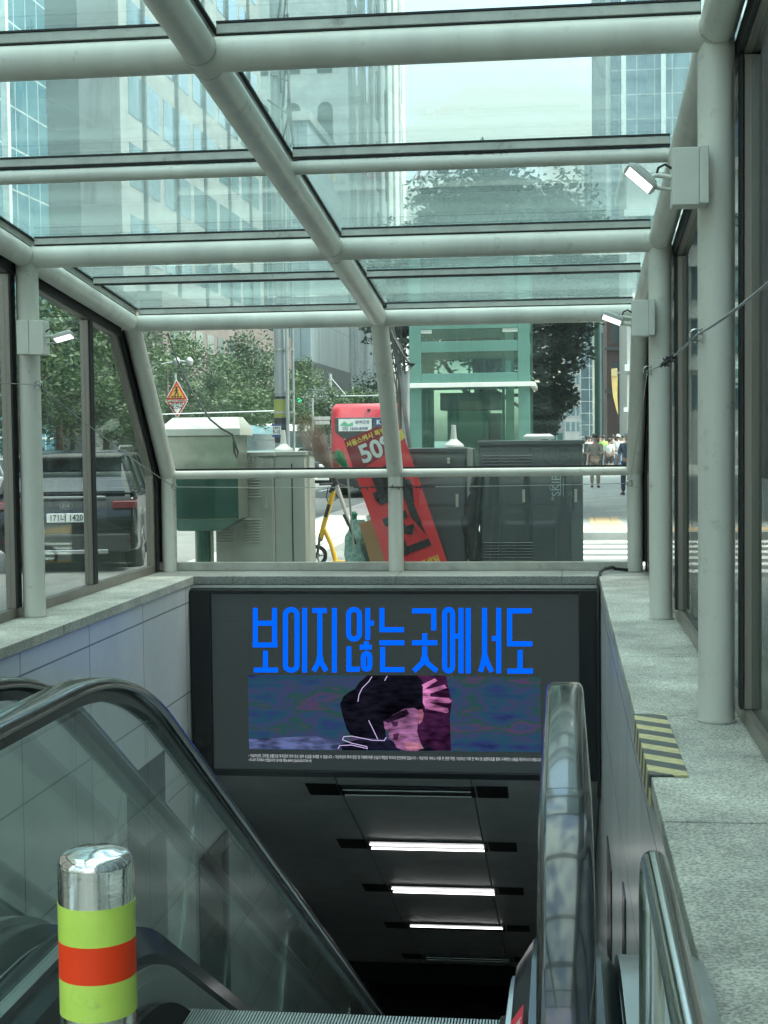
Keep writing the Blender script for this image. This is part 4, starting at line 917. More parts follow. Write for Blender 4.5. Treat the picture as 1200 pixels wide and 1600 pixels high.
def suv(name, label, cat, loc, rz_, paint, L_=4.7, W=1.88, H=1.66, plate=None, badge=False, rails=True, group=None):
    """local frame: +x forward, origin on the road under the middle; tail at -L/2"""
    r = thing(name, label, cat, loc, group, rz_, world=False); h = L_/2
    low = [(-h, .42), (-h+.02, .30), (-h+.35, .24), (-h+.55, .24)] + [(-h+.98+.43*math.cos(R(a)), .33+.43*math.sin(R(a))) for a in (168, 130, 90, 50, 12)] + [(-h+1.45, .24), (h-1.40, .24)] + [(h-.93+.43*math.cos(R(a)), .33+.43*math.sin(R(a))) for a in (168, 130, 90, 50, 12)] + [(h-.3, .24), (h, .38), (h-.02, .72), (h-.12, .88), (h-1.0, 1.02), (-h+.1, 1.08), (-h+.02, .98), (-h-.02, .62)]
    m = MB(); n_ = len(low)
    def sec(w_, dz=0): return w_
    m.prism(low, -W/2, W/2, 'Y'); m.build('body', paint, r, 40, bevel=.10, seg=4, off=(0,0,0))
    m = MB(); m.box(-h-.03, -.52, 1.0, -h+.01, .52, 1.03); m.build('tailgate_handle', RIM, r, bevel=.008, off=(0,0,0))
    # greenhouse
    base = [(-h+.06, 1.05), (h-1.02, 1.0)]; roof = [(-h+.48, H-.07), (h-1.85, H-.06)]
    m = MB(); w1, w2 = W/2-.05, W/2-.22
    ring = lambda z, xa, xb, w_: [(xa, -w_, z), (xb, -w_, z), (xb, w_, z), (xa, w_, z)]
    m.loft([ring(1.05, -h+.07, h-1.06, w1), ring(H-.09, -h+.42, h-1.92, w2)]); m.build('windows', CGL, r, 30, bevel=.03, off=(0,0,0))
    m = MB(); m.loft([ring(H-.115, -h+.30, h-1.80, w2+.03), ring(H-.06, -h+.36, h-1.9, w2+.0), ring(H-.02, -h+.6, h-2.1, w2-.14)]); m.build('roof', paint, r, 40, bevel=.02, off=(0,0,0))
    m = MB(); m.bar((-h+.20, 0, H-.10), (-h+.42, 0, H-.075), .035, 1, (0, 1, 0)) if False else m.box(-h+.13, -w2+.02, H-.145, -h+.45, w2-.02, H-.10); m.build('spoiler', paint, r, bevel=.015, off=(0,0,0))
    for s_ in (-1, 1):
        for (xa, xb) in ((-h+.07, -h+.40), (-h+1.15, -h+1.30), (-h+2.2, -h+2.25), (h-1.06, h-1.9)):
            t0 = 0 if xa in (-h+.07, h-1.06) else .0
            x_top = xb if (xa == -h+.07 or xa == h-1.06) else xa+.04
            m = MB(); m.bar((xa, s_*w1, 1.05), (x_top, s_*(w2+.006), H-.10), .05, .09, (1, 0, 0)); m.build('pillar', paint, r, off=(0,0,0))
        if rails:
            m = MB(); m.tube([(-h+.6, s_*(w2-.06), H-.03), (-h+.7, s_*(w2-.06), H+.03), (h-2.1, s_*(w2-.06), H+.03), (h-2.0, s_*(w2-.06), H-.04)], .018, 8); m.build('roof_rail', RIM, r, 50, off=(0,0,0))
        m = MB(); m.loft([[(h-1.75, s_*(W/2-.06), 1.02), (h-1.70, s_*(W/2+.16), 1.04), (h-1.70, s_*(W/2+.17), 1.18), (h-1.75, s_*(W/2-.03), 1.15)], [(h-1.60, s_*(W/2-.06), 1.02), (h-1.58, s_*(W/2+.14), 1.05), (h-1.58, s_*(W/2+.15), 1.16), (h-1.60, s_*(W/2-.03), 1.14)]]); m.build('mirror', paint, r, bevel=.02, off=(0,0,0))
        m = MB(); m.prism([(-h-.045, .85), (-h-.035, .96), (-h+.48, 1.02), (-h+.34, .90)], s_*(W/2+.006)-s_*.34, s_*(W/2+.006), 'Y'); m.build('tail_light', TAIL, r, bevel=.02, off=(0,0,0))
        m = MB(); m.box(-h-.045, s_*.72-.13, .40, -h+.01, s_*.72+.13, .45); m.build('reflector', TAIL, r, off=(0,0,0))
        m = MB(); m.box(h-.12, s_*(W/2-.36)-.2, .66, h+.01, s_*(W/2-.3)+.2, .78); m.build('headlight', PLATE, r, bevel=.02, off=(0,0,0))
        for xx in (-h+.98, h-.93): wheel(r, (xx, s_*(W/2-.12), .355-.03))
    m = MB(); m.box(-h-.06, -W/2+.10, .27, -h+.02, W/2-.10, .52); m.build('rear_bumper', PLASTIC, r, bevel=.03, off=(0,0,0))
    m = MB(); m.box(-h-.07, -.55, .25, -h-.03, .55, .31); m.build('skid_plate', RIM, r, bevel=.01, off=(0,0,0))
    m = MB(); m.loft([[(-h+.045, -w1+.12, 1.09), (-h+.045, w1-.12, 1.09), (-h+.38, w2-.06, H-.15), (-h+.38, -w2+.06, H-.15)], [(-h+.075, -w1+.12, 1.09), (-h+.075, w1-.12, 1.09), (-h+.41, w2-.06, H-.15), (-h+.41, -w2+.06, H-.15)]]); m.build('rear_window', CGL, r, off=(0,0,0))
    RF = Matrix(((0,0,-1),(-1,0,0),(0,1,0)))
    if plate:
        m = MB(); m.box(-h-.05, -.26, .68, -h-.02, .26, .80); pl_ = m.build('plate', PLATE, r, bevel=.004, off=(0,0,0))
        text(plate, .115, PLASTIC, pl_, (-h-.053, 0, .738), rot=RF, name='plate_text', bold=.008, sx=.83, off=(0,0,0))
    if badge:
        m = MB(); m.tube([(-h-.035, .085*math.cos(R(a)), .90+.045*math.sin(R(a))) for a in range(0, 361, 20)], .005, 6, cap=False); m.build('emblem', CHROME, r, 50, off=(0,0,0))
        text('KIA', .062, CHROME, r, (-h-.04, 0, .898), rot=RF, name='emblem', bold=.02, sx=1.1, off=(0,0,0))
    m = MB(); m.tube([(-h+.13, 0, 1.1), (-h+.10, .25, 1.14), (-h+.14, .5, 1.17)], .008, 6); m.build('wiper', PLASTIC, r, off=(0,0,0))
    return r
p = at(108, 760, 19.6)
suv('parked_car', 'black sport utility car with white number plate behind the left glass', 'car', (p.x-.36, 21.4, RZ), R(90+12), CARP, plate='171너 1420', badge=True)
GREYP = mat('car_paint_grey', (.22, .25, .26), .2, coat=.8); WHITEP = mat('car_paint_white', (.6, .63, .62), .25, coat=.6); TEALP = mat('car_paint_teal', (.10, .22, .26), .3, coat=.5)
p = at(88, 700, 30); suv('parked_car', 'silver grey car glinting behind the black one, only its roof showing', 'car', (-13.0, 32, RZ), R(90), GREYP, H=1.5, rails=False)
suv('parked_car', 'grey car in the far lane left of the left column', 'car', (-16, 37, RZ), R(-90), GREYP, H=1.45, rails=False)
suv('parked_car', 'dark small car beyond the beige cabinet by the signal mast', 'car', (at(498, 690, 62).x, 62, RZ), R(-90), CARP, rails=False, H=1.5)
def bus(label, loc, rz_, paint, W=2.5, H=3.0, L_=10.5, text_=False, stripe=None):
    r = thing('bus', label, 'bus', loc, None, rz_, world=False); h = L_/2
    # rear at -y in local frame
    def ring(y, w_, z0, z1, c=.22):
        return [(-w_+c*.4, y, z0), (w_-c*.4, y, z0), (w_, y, z0+c), (w_, y, 1.35), (w_-.03, y, z1-c*.6), (w_-c*.6-.04, y, z1), (-w_+c*.6+.04, y, z1), (-w_+.03, y, z1-c*.6), (-w_, y, 1.35), (-w_, y, z0+c)]
    m = MB(); m.loft([ring(0.02, W/2-.16, .42, H-.14), ring(.10, W/2-.05, .36, H-.04), ring(.3, W/2, .33, H), ring(L_-.3, W/2, .33, H), ring(L_, W/2-.12, .36, H-.1)]); m.build('body', paint, r, 50, off=(0,0,0))
    m = MB(); m.prism([(-W/2+.17, H-.42), (W/2-.17, H-.42), (W/2-.17, H-.86), (W/2-.45, H-1.08), (-W/2+.45, H-1.08), (-W/2+.17, H-.86)], .0, .06, 'Y'); wn_ = m.build('rear_window', CGL, r, bevel=.02, off=(0,0,0))
    for s_ in (-1, 1):
        m = MB(); m.box(s_*(W/2-.17)-.09, -.01, .95, s_*(W/2-.17)+.09, .05, 1.45); m.build('tail_light', TAIL, r, bevel=.02, off=(0,0,0))
        m = MB(); m.box(s_*(W/2+.004)-.01, .6, 1.35, s_*(W/2+.004)+.01, L_-.6, H-.4); m.build('side_windows', CGL, r, off=(0,0,0))
        for yy in (2.4, L_-2.2):
            m = MB(); m.tube([(s_*(W/2-.28), yy, .47), (s_*(W/2-.02), yy, .47)], .47, 22); m.build('wheel', TYRE, r, 50, off=(0,0,0))
    m = MB(); m.box(-W/2+.1, -.03, .30, W/2-.1, .2, .62); m.build('rear_bumper', PLASTIC if text_ else paint, r, bevel=.04, off=(0,0,0))
    m = MB(); m.box(-.5, -.005, .75, .5, .05, 1.25)
    for k in range(6): m.box(-.48, -.012, .78+k*.08, .48, -.004, .81+k*.08)
    m.build('engine_grille', paint, r, off=(0,0,0))
    m = MB(); m.box(-.04, -.01, H-.24, .04, .05, H-.17); m.build('rear_camera', PLASTIC, r, off=(0,0,0))
    if stripe: m = MB(); m.box(-W/2+.12, -.004, .9, W/2-.12, .03, 1.5); m.build('stripe', stripe, r, off=(0,0,0))
    if text_:
        m = MB(); m.box(-W/2+.28, -.012, H-.83, -W/2+1.28, -.002, H-.46); s_ = m.build('sticker', PLATE, wn_, off=(0,0,0))
        GRN = mref('sticker_green', (.12, .42, .25), .5)
        m = MB(); m.box(-W/2+.30, -.016, H-.68, -W/2+.72, -.013, H-.50); m.build('sticker_picture', GRN, s_, off=(0,0,0)) if False else None
        m = MB(); m.prism([(-W/2+.31, H-.66), (-W/2+.45, H-.53), (-W/2+.58, H-.62), (-W/2+.72, H-.55), (-W/2+.72, H-.67), (-W/2+.5, H-.69)], -.016, -.013, 'Y'); m.build('sticker_picture', GRN, wn_, off=(0,0,0))
        NAVY = mref('navy_ink', (.02, .05, .16), .5)
        text('02) 1600-8008', .13, NAVY, wn_, (-W/2+.78, -.015, H-.76), name='sticker_text', off=(0,0,0), bold=.01)
        text('광역급행', .12, NAVY, wn_, (-W/2+1.0, -.015, H-.57), name='sticker_text', off=(0,0,0))
        m = MB(); m.box(-W/2+1.36, -.012, H-.70, -W/2+1.68, -.002, H-.45); m.build('sticker', NAVY, wn_, off=(0,0,0))
        text('K1', .2, PLATE, wn_, (-W/2+1.54, -.014, H-.575), name='sticker_text', off=(0,0,0), bold=.02)
        m = MB(); m.box(.62, -.02, H-1.03, .86, -.008, H-.80); m.build('number_board', TAIL, r, off=(0,0,0))
        text('37', .2, PLATE, r, (.74, -.022, H-.915), name='route_number', off=(0,0,0), bold=.02)
    return r
REDP = mat('bus_red', (.62, .05, .07), .25, coat=.5)
p = at(577, 700, 44)
bus('red city bus seen from behind with stickers in its rear window', (p.x, 44, RZ), R(2), REDP, W=2.4, H=2.85, text_=True)
p = at(408, 700, 82); bus('small white and dark bus with a yellow stripe beyond the steel cabinet', (p.x, 82, RZ), 0, mat('bus_white', (.6, .64, .62), .3), H=2.75, W=2.3, stripe=mat('stripe_amber', (.7, .35, .06), .5))
p = at(100, 690, 45); bus('teal bus behind the black car seen through the left glass', (-15.6, 64, RZ), R(0), TEALP, H=2.5)
# ================================================================== STREET FURNITURE BEHIND THE END GLASS
CABG = mat('cabinet_beige', (.40, .42, .37), .5, m=.15, streak=True, c2=(.31, .33, .29)); CABD = mat('cabinet_dark', (.075, .09, .092), .42, streak=True, c2=(.055, .066, .068), bump=.05)
STLESS = mat('worn_stainless', (.42, .44, .36), .32, m=.85, var=.25, vs=7, bump=.08, c2=(.30, .33, .27)); STGRN = mat('reflected_green_steel', (.03, .10, .075), .25, m=.4)  # green reflected by the box's lower half is put into the base colour
def cabinet(label, x0, x1, y0, d, zt, mt, doors=2, louv=(), name='utility_cabinet', lid=.05, group=None):
    r = thing(name, label, 'cabinet', ((x0+x1)/2, y0+d/2, 0), group)
    m = MB(); m.box(x0, y0, 0, x1, y0+d, zt-lid); m.build('body', mt, r, bevel=.008)
    m = MB(); m.box(x0-.02, y0-.03, zt-lid+.001, x1+.02, y0+d+.02, zt); m.build('lid', mt, r, bevel=.008)
    w_ = (x1-x0)/doors
    for k in range(doors):
        m = MB(); m.box(x0+k*w_+.015, y0-.014, .10, x0+(k+1)*w_-.015, y0-.001, zt-lid-.03); dr = m.build('door', mt, r, bevel=.004)
        m = MB(); m.cbox((x0+(k+.86)*w_, y0-.024, zt*.62), (.03, .02, .14)); m.build('handle', MULL, dr)
        for zz in (zt-.14, .25):
            m = MB(); m.tube([(x0+k*w_+.06, y0-.026, zz), (x0+k*w_+.06, y0-.014, zz)], .022, 12); m.build('bolt', mt, dr, 50)
    for (cx_, cz0, n_, wd_) in louv:
        m = MB()
        for k in range(n_): m.bar((cx_-wd_/2, y0-.020, cz0+k*.032), (cx_+wd_/2, y0-.020, cz0+k*.032), .014, .014, (0, 1, 1))
        m.build('louvre', mt, r, bevel=.003)
    return r
def X(px, Y, py=760): return at(px, py, Y).x
def Z(py, Y, px=600): return at(px, py, Y).z
# steel box on a post
Yc = 15.75
xa, xb = X(260, Yc), X(372, Yc); zt, zb = Z(681, Yc, 300), Z(812, Yc, 300)
r = thing('steel_cabinet', 'stainless steel box with sloped lid raised on a thick post', 'cabinet', ((xa+xb)/2, Yc+.25, 0))
m = MB(); m.box(xa, Yc, zb, xb, Yc+.5, zt); m.build('body', STLESS, r, bevel=.006)
m = MB(); m.box(xa-.003, Yc-.008, zb+.01, xb+.003, Yc-.001, (zb+zt)/2+.06); m.build('lower_door', STGRN, r, bevel=.003)  # green reflection painted as this panel's own colour
m = MB(); m.box(xa+.01, Yc-.008, (zb+zt)/2+.07, xb-.05, Yc-.001, zt-.01); m.build('upper_door', STLESS, r, bevel=.003)
zl = Z(655, Yc, 300); m = MB()
m.loft([[(xa-.05, Yc-.08, zt), (xb+.05, Yc-.08, zt), (xb+.05, Yc+.58, zt), (xa-.05, Yc+.58, zt)], [(xa-.05, Yc-.08, zt+.075), (xb+.05, Yc-.08, zt+.075), (xb+.05, Yc+.58, zt+.075), (xa-.05, Yc+.58, zt+.075)], [(xa+.05, Yc+.12, zl+.02), (xb-.02, Yc+.12, zl+.02), (xb-.02, Yc+.40, zl+.02), (xa+.05, Yc+.40, zl+.02)]])
m.build('lid', mat('pale_lid', (.56, .58, .50), .5, var=.1), r, bevel=.004)
m = MB(); m.loft([[(xa+.1, Yc+.1, zb-.13), (xb-.22, Yc+.1, zb-.13), (xb-.22, Yc+.4, zb-.13), (xa+.1, Yc+.4, zb-.13)], [(xa, Yc, zb-.001), (xb, Yc, zb-.001), (xb, Yc+.5, zb-.001), (xa, Yc+.5, zb-.001)]]); m.build('underside', STGRN, r)
for px, rr_, mt_ in ((319, .075, STGRN), (308, .022, STLESS), (331, .022, STLESS)):
    m = MB(); xx = X(px, Yc+.2, 850); m.tube([(xx, Yc+.2, 0), (xx, Yc+.2, zb-.12)], rr_, 16); m.build('post', mt_, r, 50)
m = MB(); pts = [at(262, 520, Yc+.3), at(278, 566, Yc+.2), at(300, 612, Yc+.1), at(328, 655, Yc-.1), at(345, 669, Yc-.1), at(363, 679, Yc-.12), at(367, 695, Yc-.1), at(372, 706, Yc-.1), at(370, 716, Yc-.1), at(366, 706, Yc-.1), at(365, 690, Yc-.1)]
wc = thing('hanging_cable', 'thin black cable drooping down onto the stainless steel box', 'cable', tuple(at(365, 716, Yc-.1))); m.tube(pts, .011, 6); m.build('cable', RUBBER, wc, 60)
# beige cabinet
Yb = 16.35; xa, xb = X(336, Yb), X(476, Yb); xm = X(428, Yb)
r = cabinet('beige metal utility cabinet with louvres and chalk scrawl behind the steel box', xa, xm, Yb, .8, Z(706, Yb, 420), CABG, 1, [(X(394, Yb), Z(775, Yb), 9, .20), (X(394, Yb), Z(846, Yb), 9, .20), (X(352, Yb), Z(846, Yb), 9, .2)])
m = MB(); m.box(xm+.002, Yb+.02, 0, xb, Yb+.7, Z(712, Yb, 450)); m.build('side_unit', CABG, r, bevel=.008)
m = MB(); m.box(xm+.002, Yb-.0, Z(712, Yb, 450)+.001, xb+.02, Yb+.72, Z(707, Yb, 450)+.01); m.build('lid', CABG, r, bevel=.005)
m = MB(); m.box(X(455, Yb), Yb+.012, .1, X(457, Yb), Yb+.019, 1.35); m.build('seam', PLASTIC, r)
CHALK = mat('chalk', (.66, .70, .68), .8)
text('LOTS', .105, CHALK, r, tuple(at(389, 716, Yb-.02)), name='scrawl', ext=.001); text('ME', .10, CHALK, r, tuple(at(383, 727, Yb-.02)), name='scrawl', ext=.001)
m = MB(); m.box(X(401, Yb), Yb-.022, Z(731, Yb), X(412, Yb), Yb-.015, Z(714, Yb)); m.build('lock_plate', MULL, r)
def cone_on(label, px, py, Y, s_=1.0):
    p = at(px, py, Y); m = MB(); m.lathe([(.115*s_, 0), (.11*s_, .02), (.05*s_, .07*s_), (.036*s_, .085*s_), (.024*s_, .235*s_), (.018*s_, .24*s_)], (0,0,0), 20)
    o = m.build('warning_cone', mat('cone_white', (.56, .6, .55), .55) if 'cone_white' not in MATS else MATS['cone_white'], None, 35); o.location = p; return tag(o, label, 'cone', 'white cone caps on the cabinets')
# utility pole with band and notice
Yp = 19.0; pl_ = thing('utility_pole', 'thick grey utility pole with a yellow-green band and a notice', 'pole', (X(440, Yp), Yp, 0))
px_ = X(439.5, Yp, 600); m = MB(); m.tube([(px_, Yp, -.1), (px_, Yp, 9.5)], [.095, .075], 22); m.build('shaft', mat('galvanised', (.33, .37, .37), .4, m=.4, var=.15, vs=4), pl_, 50)
GALV = MATS['galvanised']
m = MB(); m.tube([(X(452, Yp, 600)-.01, Yp-.1, 0), (X(452, Yp, 600), Yp-.1, 9)], .024, 10); m.build('conduit', GALV, pl_, 50)
m = MB(); m.tube([(X(459, Yp, 600)-.005, Yp-.02, 0), (X(459, Yp, 600), Yp-.02, 9)], .018, 10); m.build('conduit', GALV, pl_, 50)
m = MB(); m.lathe([(.099, Z(650, Yp)), (.099, Z(622, Yp))], (px_, Yp, 0), 22); m.build('band', mat('band_lime', (.30, .33, .08), .6), pl_, 50)
for a_, b_ in ((621, 617), (690, 651)): m = MB(); m.lathe([(.0985, Z(a_, Yp)), (.0985, Z(b_, Yp))], (px_, Yp, 0), 22); m.build('band', PLASTIC, pl_, 50)
for zz in (Z(545, Yp), Z(612, Yp), Z(644, Yp), 5.2): m = MB(); m.lathe([(.104, zz), (.104, zz+.03)], (px_, Yp, 0), 22).cbox((px_+.13, Yp-.04, zz+.015), (.10, .05, .03)); m.build('clamp', MULL, pl_, 50)
nx0, nx1 = X(429, Yp), X(443, Yp); m = MB(); m.box(nx0, Yp-.112, Z(681, Yp), nx1, Yp-.104, Z(660, Yp)); n_ = m.build('notice', PLATE, pl_)
m = MB(); m.box(nx0, Yp-.115, Z(663.5, Yp), nx1, Yp-.1125, Z(660, Yp)).box(nx0, Yp-.115, Z(681, Yp), nx1, Yp-.1125, Z(677, Yp)); m.build('notice_border', mref('navy_ink', (.02, .05, .16), .5), n_)
text('9-10', .07, PLASTIC, n_, ((nx0+nx1)/2, Yp-.115, Z(673, Yp)), name='notice_text', bold=.02, sx=.8)
text('신평화로', .032, PLASTIC, n_, ((nx0+nx1)/2, Yp-.115, Z(667, Yp)), name='notice_text', bold=.02, sx=.8)
m = MB()
for a_, b_ in (((427, 130), (470, 175)), ((430, 160), (462, 215)), ((448, 175), (475, 240))): pass
for k in range(6):
    zz = 6.0+.32*k; m.tube([(px_+.05*k-.1, Yp-.1, zz), (px_+.22, Yp-.35, zz-.25+.1*k), (px_+.30-.05*k, Yp-.3, zz-.9), (px_+.08, Yp-.12, zz-1.2)], .014, 6)
m.build('loose_cable', RUBBER, pl_, 60)
m = MB(); m.tube([(px_, Yp, 6.9), (px_-.5, Yp-.1, 7.0), (px_-.6, Yp-.1, 6.85)], .02, 8).cbox((px_+.3, Yp-.1, 6.6), (.25, .2, .35)); m.build('cross_arm', MULL, pl_, 50)
cone_on('white cone cap on the beige cabinet beside the pole', 443, 705, Yb+.25)
# dark cabinets
Yd = 16.05
d1 = cabinet('narrower dark grey utility cabinet behind the red banner', X(637, Yd), X(727, Yd), Yd, .7, Z(700, Yd, 680), CABD, 1, [(X(664, Yd), .32, 7, .25)])
for k, (px, py) in enumerate(((701, 717), (701, 722))): m = MB(); p = at(px, py, Yd-.02); m.tube([(p.x, Yd-.03, p.z), (p.x, Yd-.012, p.z)], .018, 10); m.build('bolt', MULL, d1, 50)
m = MB(); m.box(X(729, Yd), Yd+.05, 0, X(739, Yd), Yd+.6, Z(701, Yd, 730)); m.build('side_strip', CABG, d1)
cone_on('white cone cap on the narrower dark cabinet', 709, 698, Yd+.2)
d2 = cabinet('wide dark grey utility cabinet with scratched graffiti', X(749, Yd), X(911, Yd), Yd, .75, Z(688, Yd, 830), CABD, 2, [(X(767, Yd), Z(728, Yd), 4, .17), (X(794, Yd), Z(728, Yd), 4, .17), (X(820, Yd), Z(728, Yd), 4, .17), (X(767, Yd), Z(876, Yd), 7, .17), (X(794, Yd), Z(876, Yd), 7, .17), (X(820, Yd), Z(876, Yd), 7, .17)])
p = at(842, 686.5, Yd+.3); m = MB(); m.loft([[(-.17,-.1,0),(.17,-.1,0),(.17,.1,0),(-.17,.1,0)], [(-.17,-.1,.035),(.17,-.1,.035),(.17,.1,.035),(-.17,.1,.035)], [(-.13,-.07,.06),(.12,-.07,.06),(.12,.07,.06),(-.13,.07,.06)]]); o = m.build('vent_cap', MATS['cone_white'], None, bevel=.004); o.location = p; tag(o, 'flat pale vent cap on top of the wide dark cabinet', 'cap')
SCR = mat('scratch_paint', (.30, .38, .37), .7)
m = MB()
def st3(pts, wd_, Y, mb): stroke(mb, [(at(x, y, Y).x, at(x, y, Y).z) for x, y in pts], wd_, Y, .0015)
st3([(870+22*math.cos(R(a)), 713+14*math.sin(R(a))) for a in range(0, 361, 20)], .006, Yd-.016, m)
st3([(852, 722), (858, 704), (864, 722), (868, 705), (873, 722)], .006, Yd-.0176, m); st3([(875, 722), (875, 704), (888, 706)], .006, Yd-.0192, m); st3([(875, 713), (886, 714)], .006, Yd-.0208, m); st3([(892, 724), (896, 710), (901, 736)], .006, Yd-.0224, m)
m.build('graffiti', mat('graffiti_dark', (.03, .035, .035), .6), d2)
UPR = Matrix(((0,-1,0),(0,0,-1),(1,0,0)))
text('"SKIP"', .125, SCR, d2, tuple(at(869, 759, Yd-.018)), rot=UPR, name='graffiti', ext=.001)
m = MB(); st3([(876, 744), (876, 774)], .007, Yd-.016, m); st3([(880, 746), (880, 776)], .007, Yd-.016, m); st3([(858, 762), (861, 757), (864, 762), (861, 766), (858, 762)], .005, Yd-.0176, m); st3([(888, 774), (892, 768), (895, 778)], .005, Yd-.0176, m); m.build('graffiti', SCR, d2)
# crumpled black sheet between the cabinets
BAG = mat('bin_bag', (.015, .017, .018), .3, bump=.6, bs=14); rr = random.Random(4); m = MB(); rings = []
for k in range(30):
    t = k/29; x_ = X(741, Yd) - .01 + .03*math.sin(t*9) + rr.uniform(-.008, .008); rad = .045 + .035*math.sin(t*3.1)**2 + rr.uniform(-.008, .008)
    rings.append([(x_+rad*math.cos(R(a))*(1+.35*math.sin(a*.1+t*14)), Yd-.03+rad*.6*math.sin(R(a)), t*1.28) for a in range(0, 360, 24)])
m.loft(rings); o = solo(m.build('plastic_sheet', BAG, None, 40), (X(741, Yd), Yd, 0)); tag(o, 'crumpled black plastic sheet stuffed between the two dark cabinets', 'plastic sheet')
# red banner
Yn = 15.72
TL, TR = (537, 688), (621.5, 654); ux = (TR[0]-TL[0], TR[1]-TL[1]); dn = (.345, 1.0)
bn = thing('banner', 'leaning red sale banner with white and black lettering', 'banner', (X(600, Yn), Yn, 0))
BRED = mat('banner_red', (.80, .04, .05), .5, var=.05); BDK = mat('banner_dark', (.30, .015, .03), .5)
def bq(u, v):                                   # u across 0..1, v pixels down the long side
    p = at(TL[0]+ux[0]*u+dn[0]*v, TL[1]+ux[1]*u+dn[1]*v, Yn); return Vector((p.x, Yn, p.z))
def bquad(u0, v0, u1, v1, d, mt, nm):
    m = MB(); m.prism([(q.x, q.z) for q in (bq(u0, v0), bq(u1, v0), bq(u1, v1), bq(u0, v1))], Yn-d-.002, Yn-d, 'Y'); return m.build(nm, mt, bn)
bquad(0, 0, 1, 255, -.004, BRED, 'cloth'); 
m = MB(); m.prism([(q.x, q.z) for q in (bq(0, 0), bq(.55, 0), bq(1, 0), bq(1, 22), bq(.72, 40), bq(0, 52))], Yn-.002, Yn+.0, 'Y'); m.build('dark_field', BDK, bn)
xv = (bq(1, 0)-bq(0, 0)).normalized(); zv = xv.cross(Vector((0, -1, 0))); zv = Vector((-xv.z, 0, xv.x)); 
BR_ = Matrix((( xv.x, zv.x, 0), (0, 0, -1), (xv.z, zv.z, 0)))
WH = mat('print_white', (.74, .78, .76), .5); YE_ = mat('print_yellow', (.85, .62, .10), .5); PB = mat('print_black', (.02, .02, .022), .5)
q = bq(.44, 9); text('서울스퀘시 특별 이', .068, YE_, bn, (q.x, Yn-.004, q.z), rot=BR_, name='print', bold=.03)
q = bq(.52, 31); text('50%', .27, WH, bn, (q.x, Yn-.005, q.z), rot=BR_, name='print', bold=.03, sx=.95)
m = MB(); m.prism([(bq(u, v).x, bq(u, v).z) for u, v in ((.86, 20), (1.0, 16), (1.02, 30), (.9, 33))], Yn-.009, Yn-.007, 'Y'); m.build('tag', YE_, bn)
for g_, v_ in (('특', 95), ('전', 164)):
    q = bq(.52, v_); o = text(g_, .50, PB, bn, (q.x, Yn-.005, q.z), rot=BR_, name='print', bold=.045, sx=.95)
q = bq(.52, 214); text('미래 최대세일', .082, YE_, bn, (q.x, Yn-.005, q.z), rot=BR_, name='print', bold=.03)
q = bq(.70, 236); text('%', .2, WH, bn, (q.x, Yn-.005, q.z), rot=BR_, name='print', bold=.03)
m = MB(); a_, b_ = bq(.02, -2), bq(.02, 250); m.tube([(a_.x, Yn+.02, a_.z), (b_.x, Yn+.02, b_.z)], .008, 6); m.build('pole', MULL, bn)
# brooms
def fan(name, label, tip, base, n, ln, spread, mt, Y, th=.002, cat='broom', hd=None):
    r = thing(name, label, cat, (base[0], Y, 0)); m = MB(); rr = random.Random(hash(name) % 7 + n)
    b_ = Vector((base[0], Y, base[1])); d0 = (Vector((tip[0], Y, tip[1])) - b_).normalized(); sd_ = Vector((d0.z, 0, -d0.x))
    for k in range(n):
        a = rr.gauss(0, spread); d = (d0*math.cos(a) + sd_*math.sin(a) + Vector((0, rr.gauss(0, .12), 0))).normalized(); l_ = ln*rr.uniform(.6, 1)
        e = b_ + d*l_; mid = b_ + d*l_*.5 + Vector((rr.gauss(0, .012), 0, rr.gauss(0, .012))); m.tube([b_+sd_*rr.uniform(-.02, .02), mid, e], [th*1.5, th, th*.5], 4, cap=False)
    m.build('bristles', mt, r)
    return r
TWIG = mat('twig', (.20, .13, .09), .8); GBR = mat('green_bristle', (.02, .28, .12), .5)
def xz(px, py, Y): p = at(px, py, Y); return (p.x, p.z)
Yk = 16.6
f1 = fan('twig_broom', 'brown twig broom standing upside down beside the red bus', xz(478, 655, Yk), xz(519, 738, Yk), 150, .78, .17, TWIG, Yk)
m = MB(); a_, b_ = xz(518, 735, Yk), xz(557, 850, Yk); m.tube([(a_[0], Yk, a_[1]), (b_[0], Yk, b_[1])], [.028, .018], 10); m.build('handle', mat('broom_handle', (.5, .47, .42), .6), f1, 50)
m = MB(); c_ = (a_[0]*.8+b_[0]*.2, a_[1]*.8+b_[1]*.2); m.tube([(a_[0], Yk, a_[1]), (c_[0], Yk, c_[1])], .034, 10); m.build('binding', PLASTIC, f1, 50)
f2 = fan('green_broom', 'bright green bristle broom in front of the red banner corner', xz(525, 703, Yn), xz(544, 732, Yn), 130, .24, .20, GBR, Yn-.08, .0025)
m = MB(); a_, b_ = xz(543, 729, Yn), xz(553, 862, Yn); m.tube([(a_[0], Yn-.06, a_[1]), (b_[0], Yn+.02, b_[1])], .011, 8); m.build('handle', MULL, f2, 50)
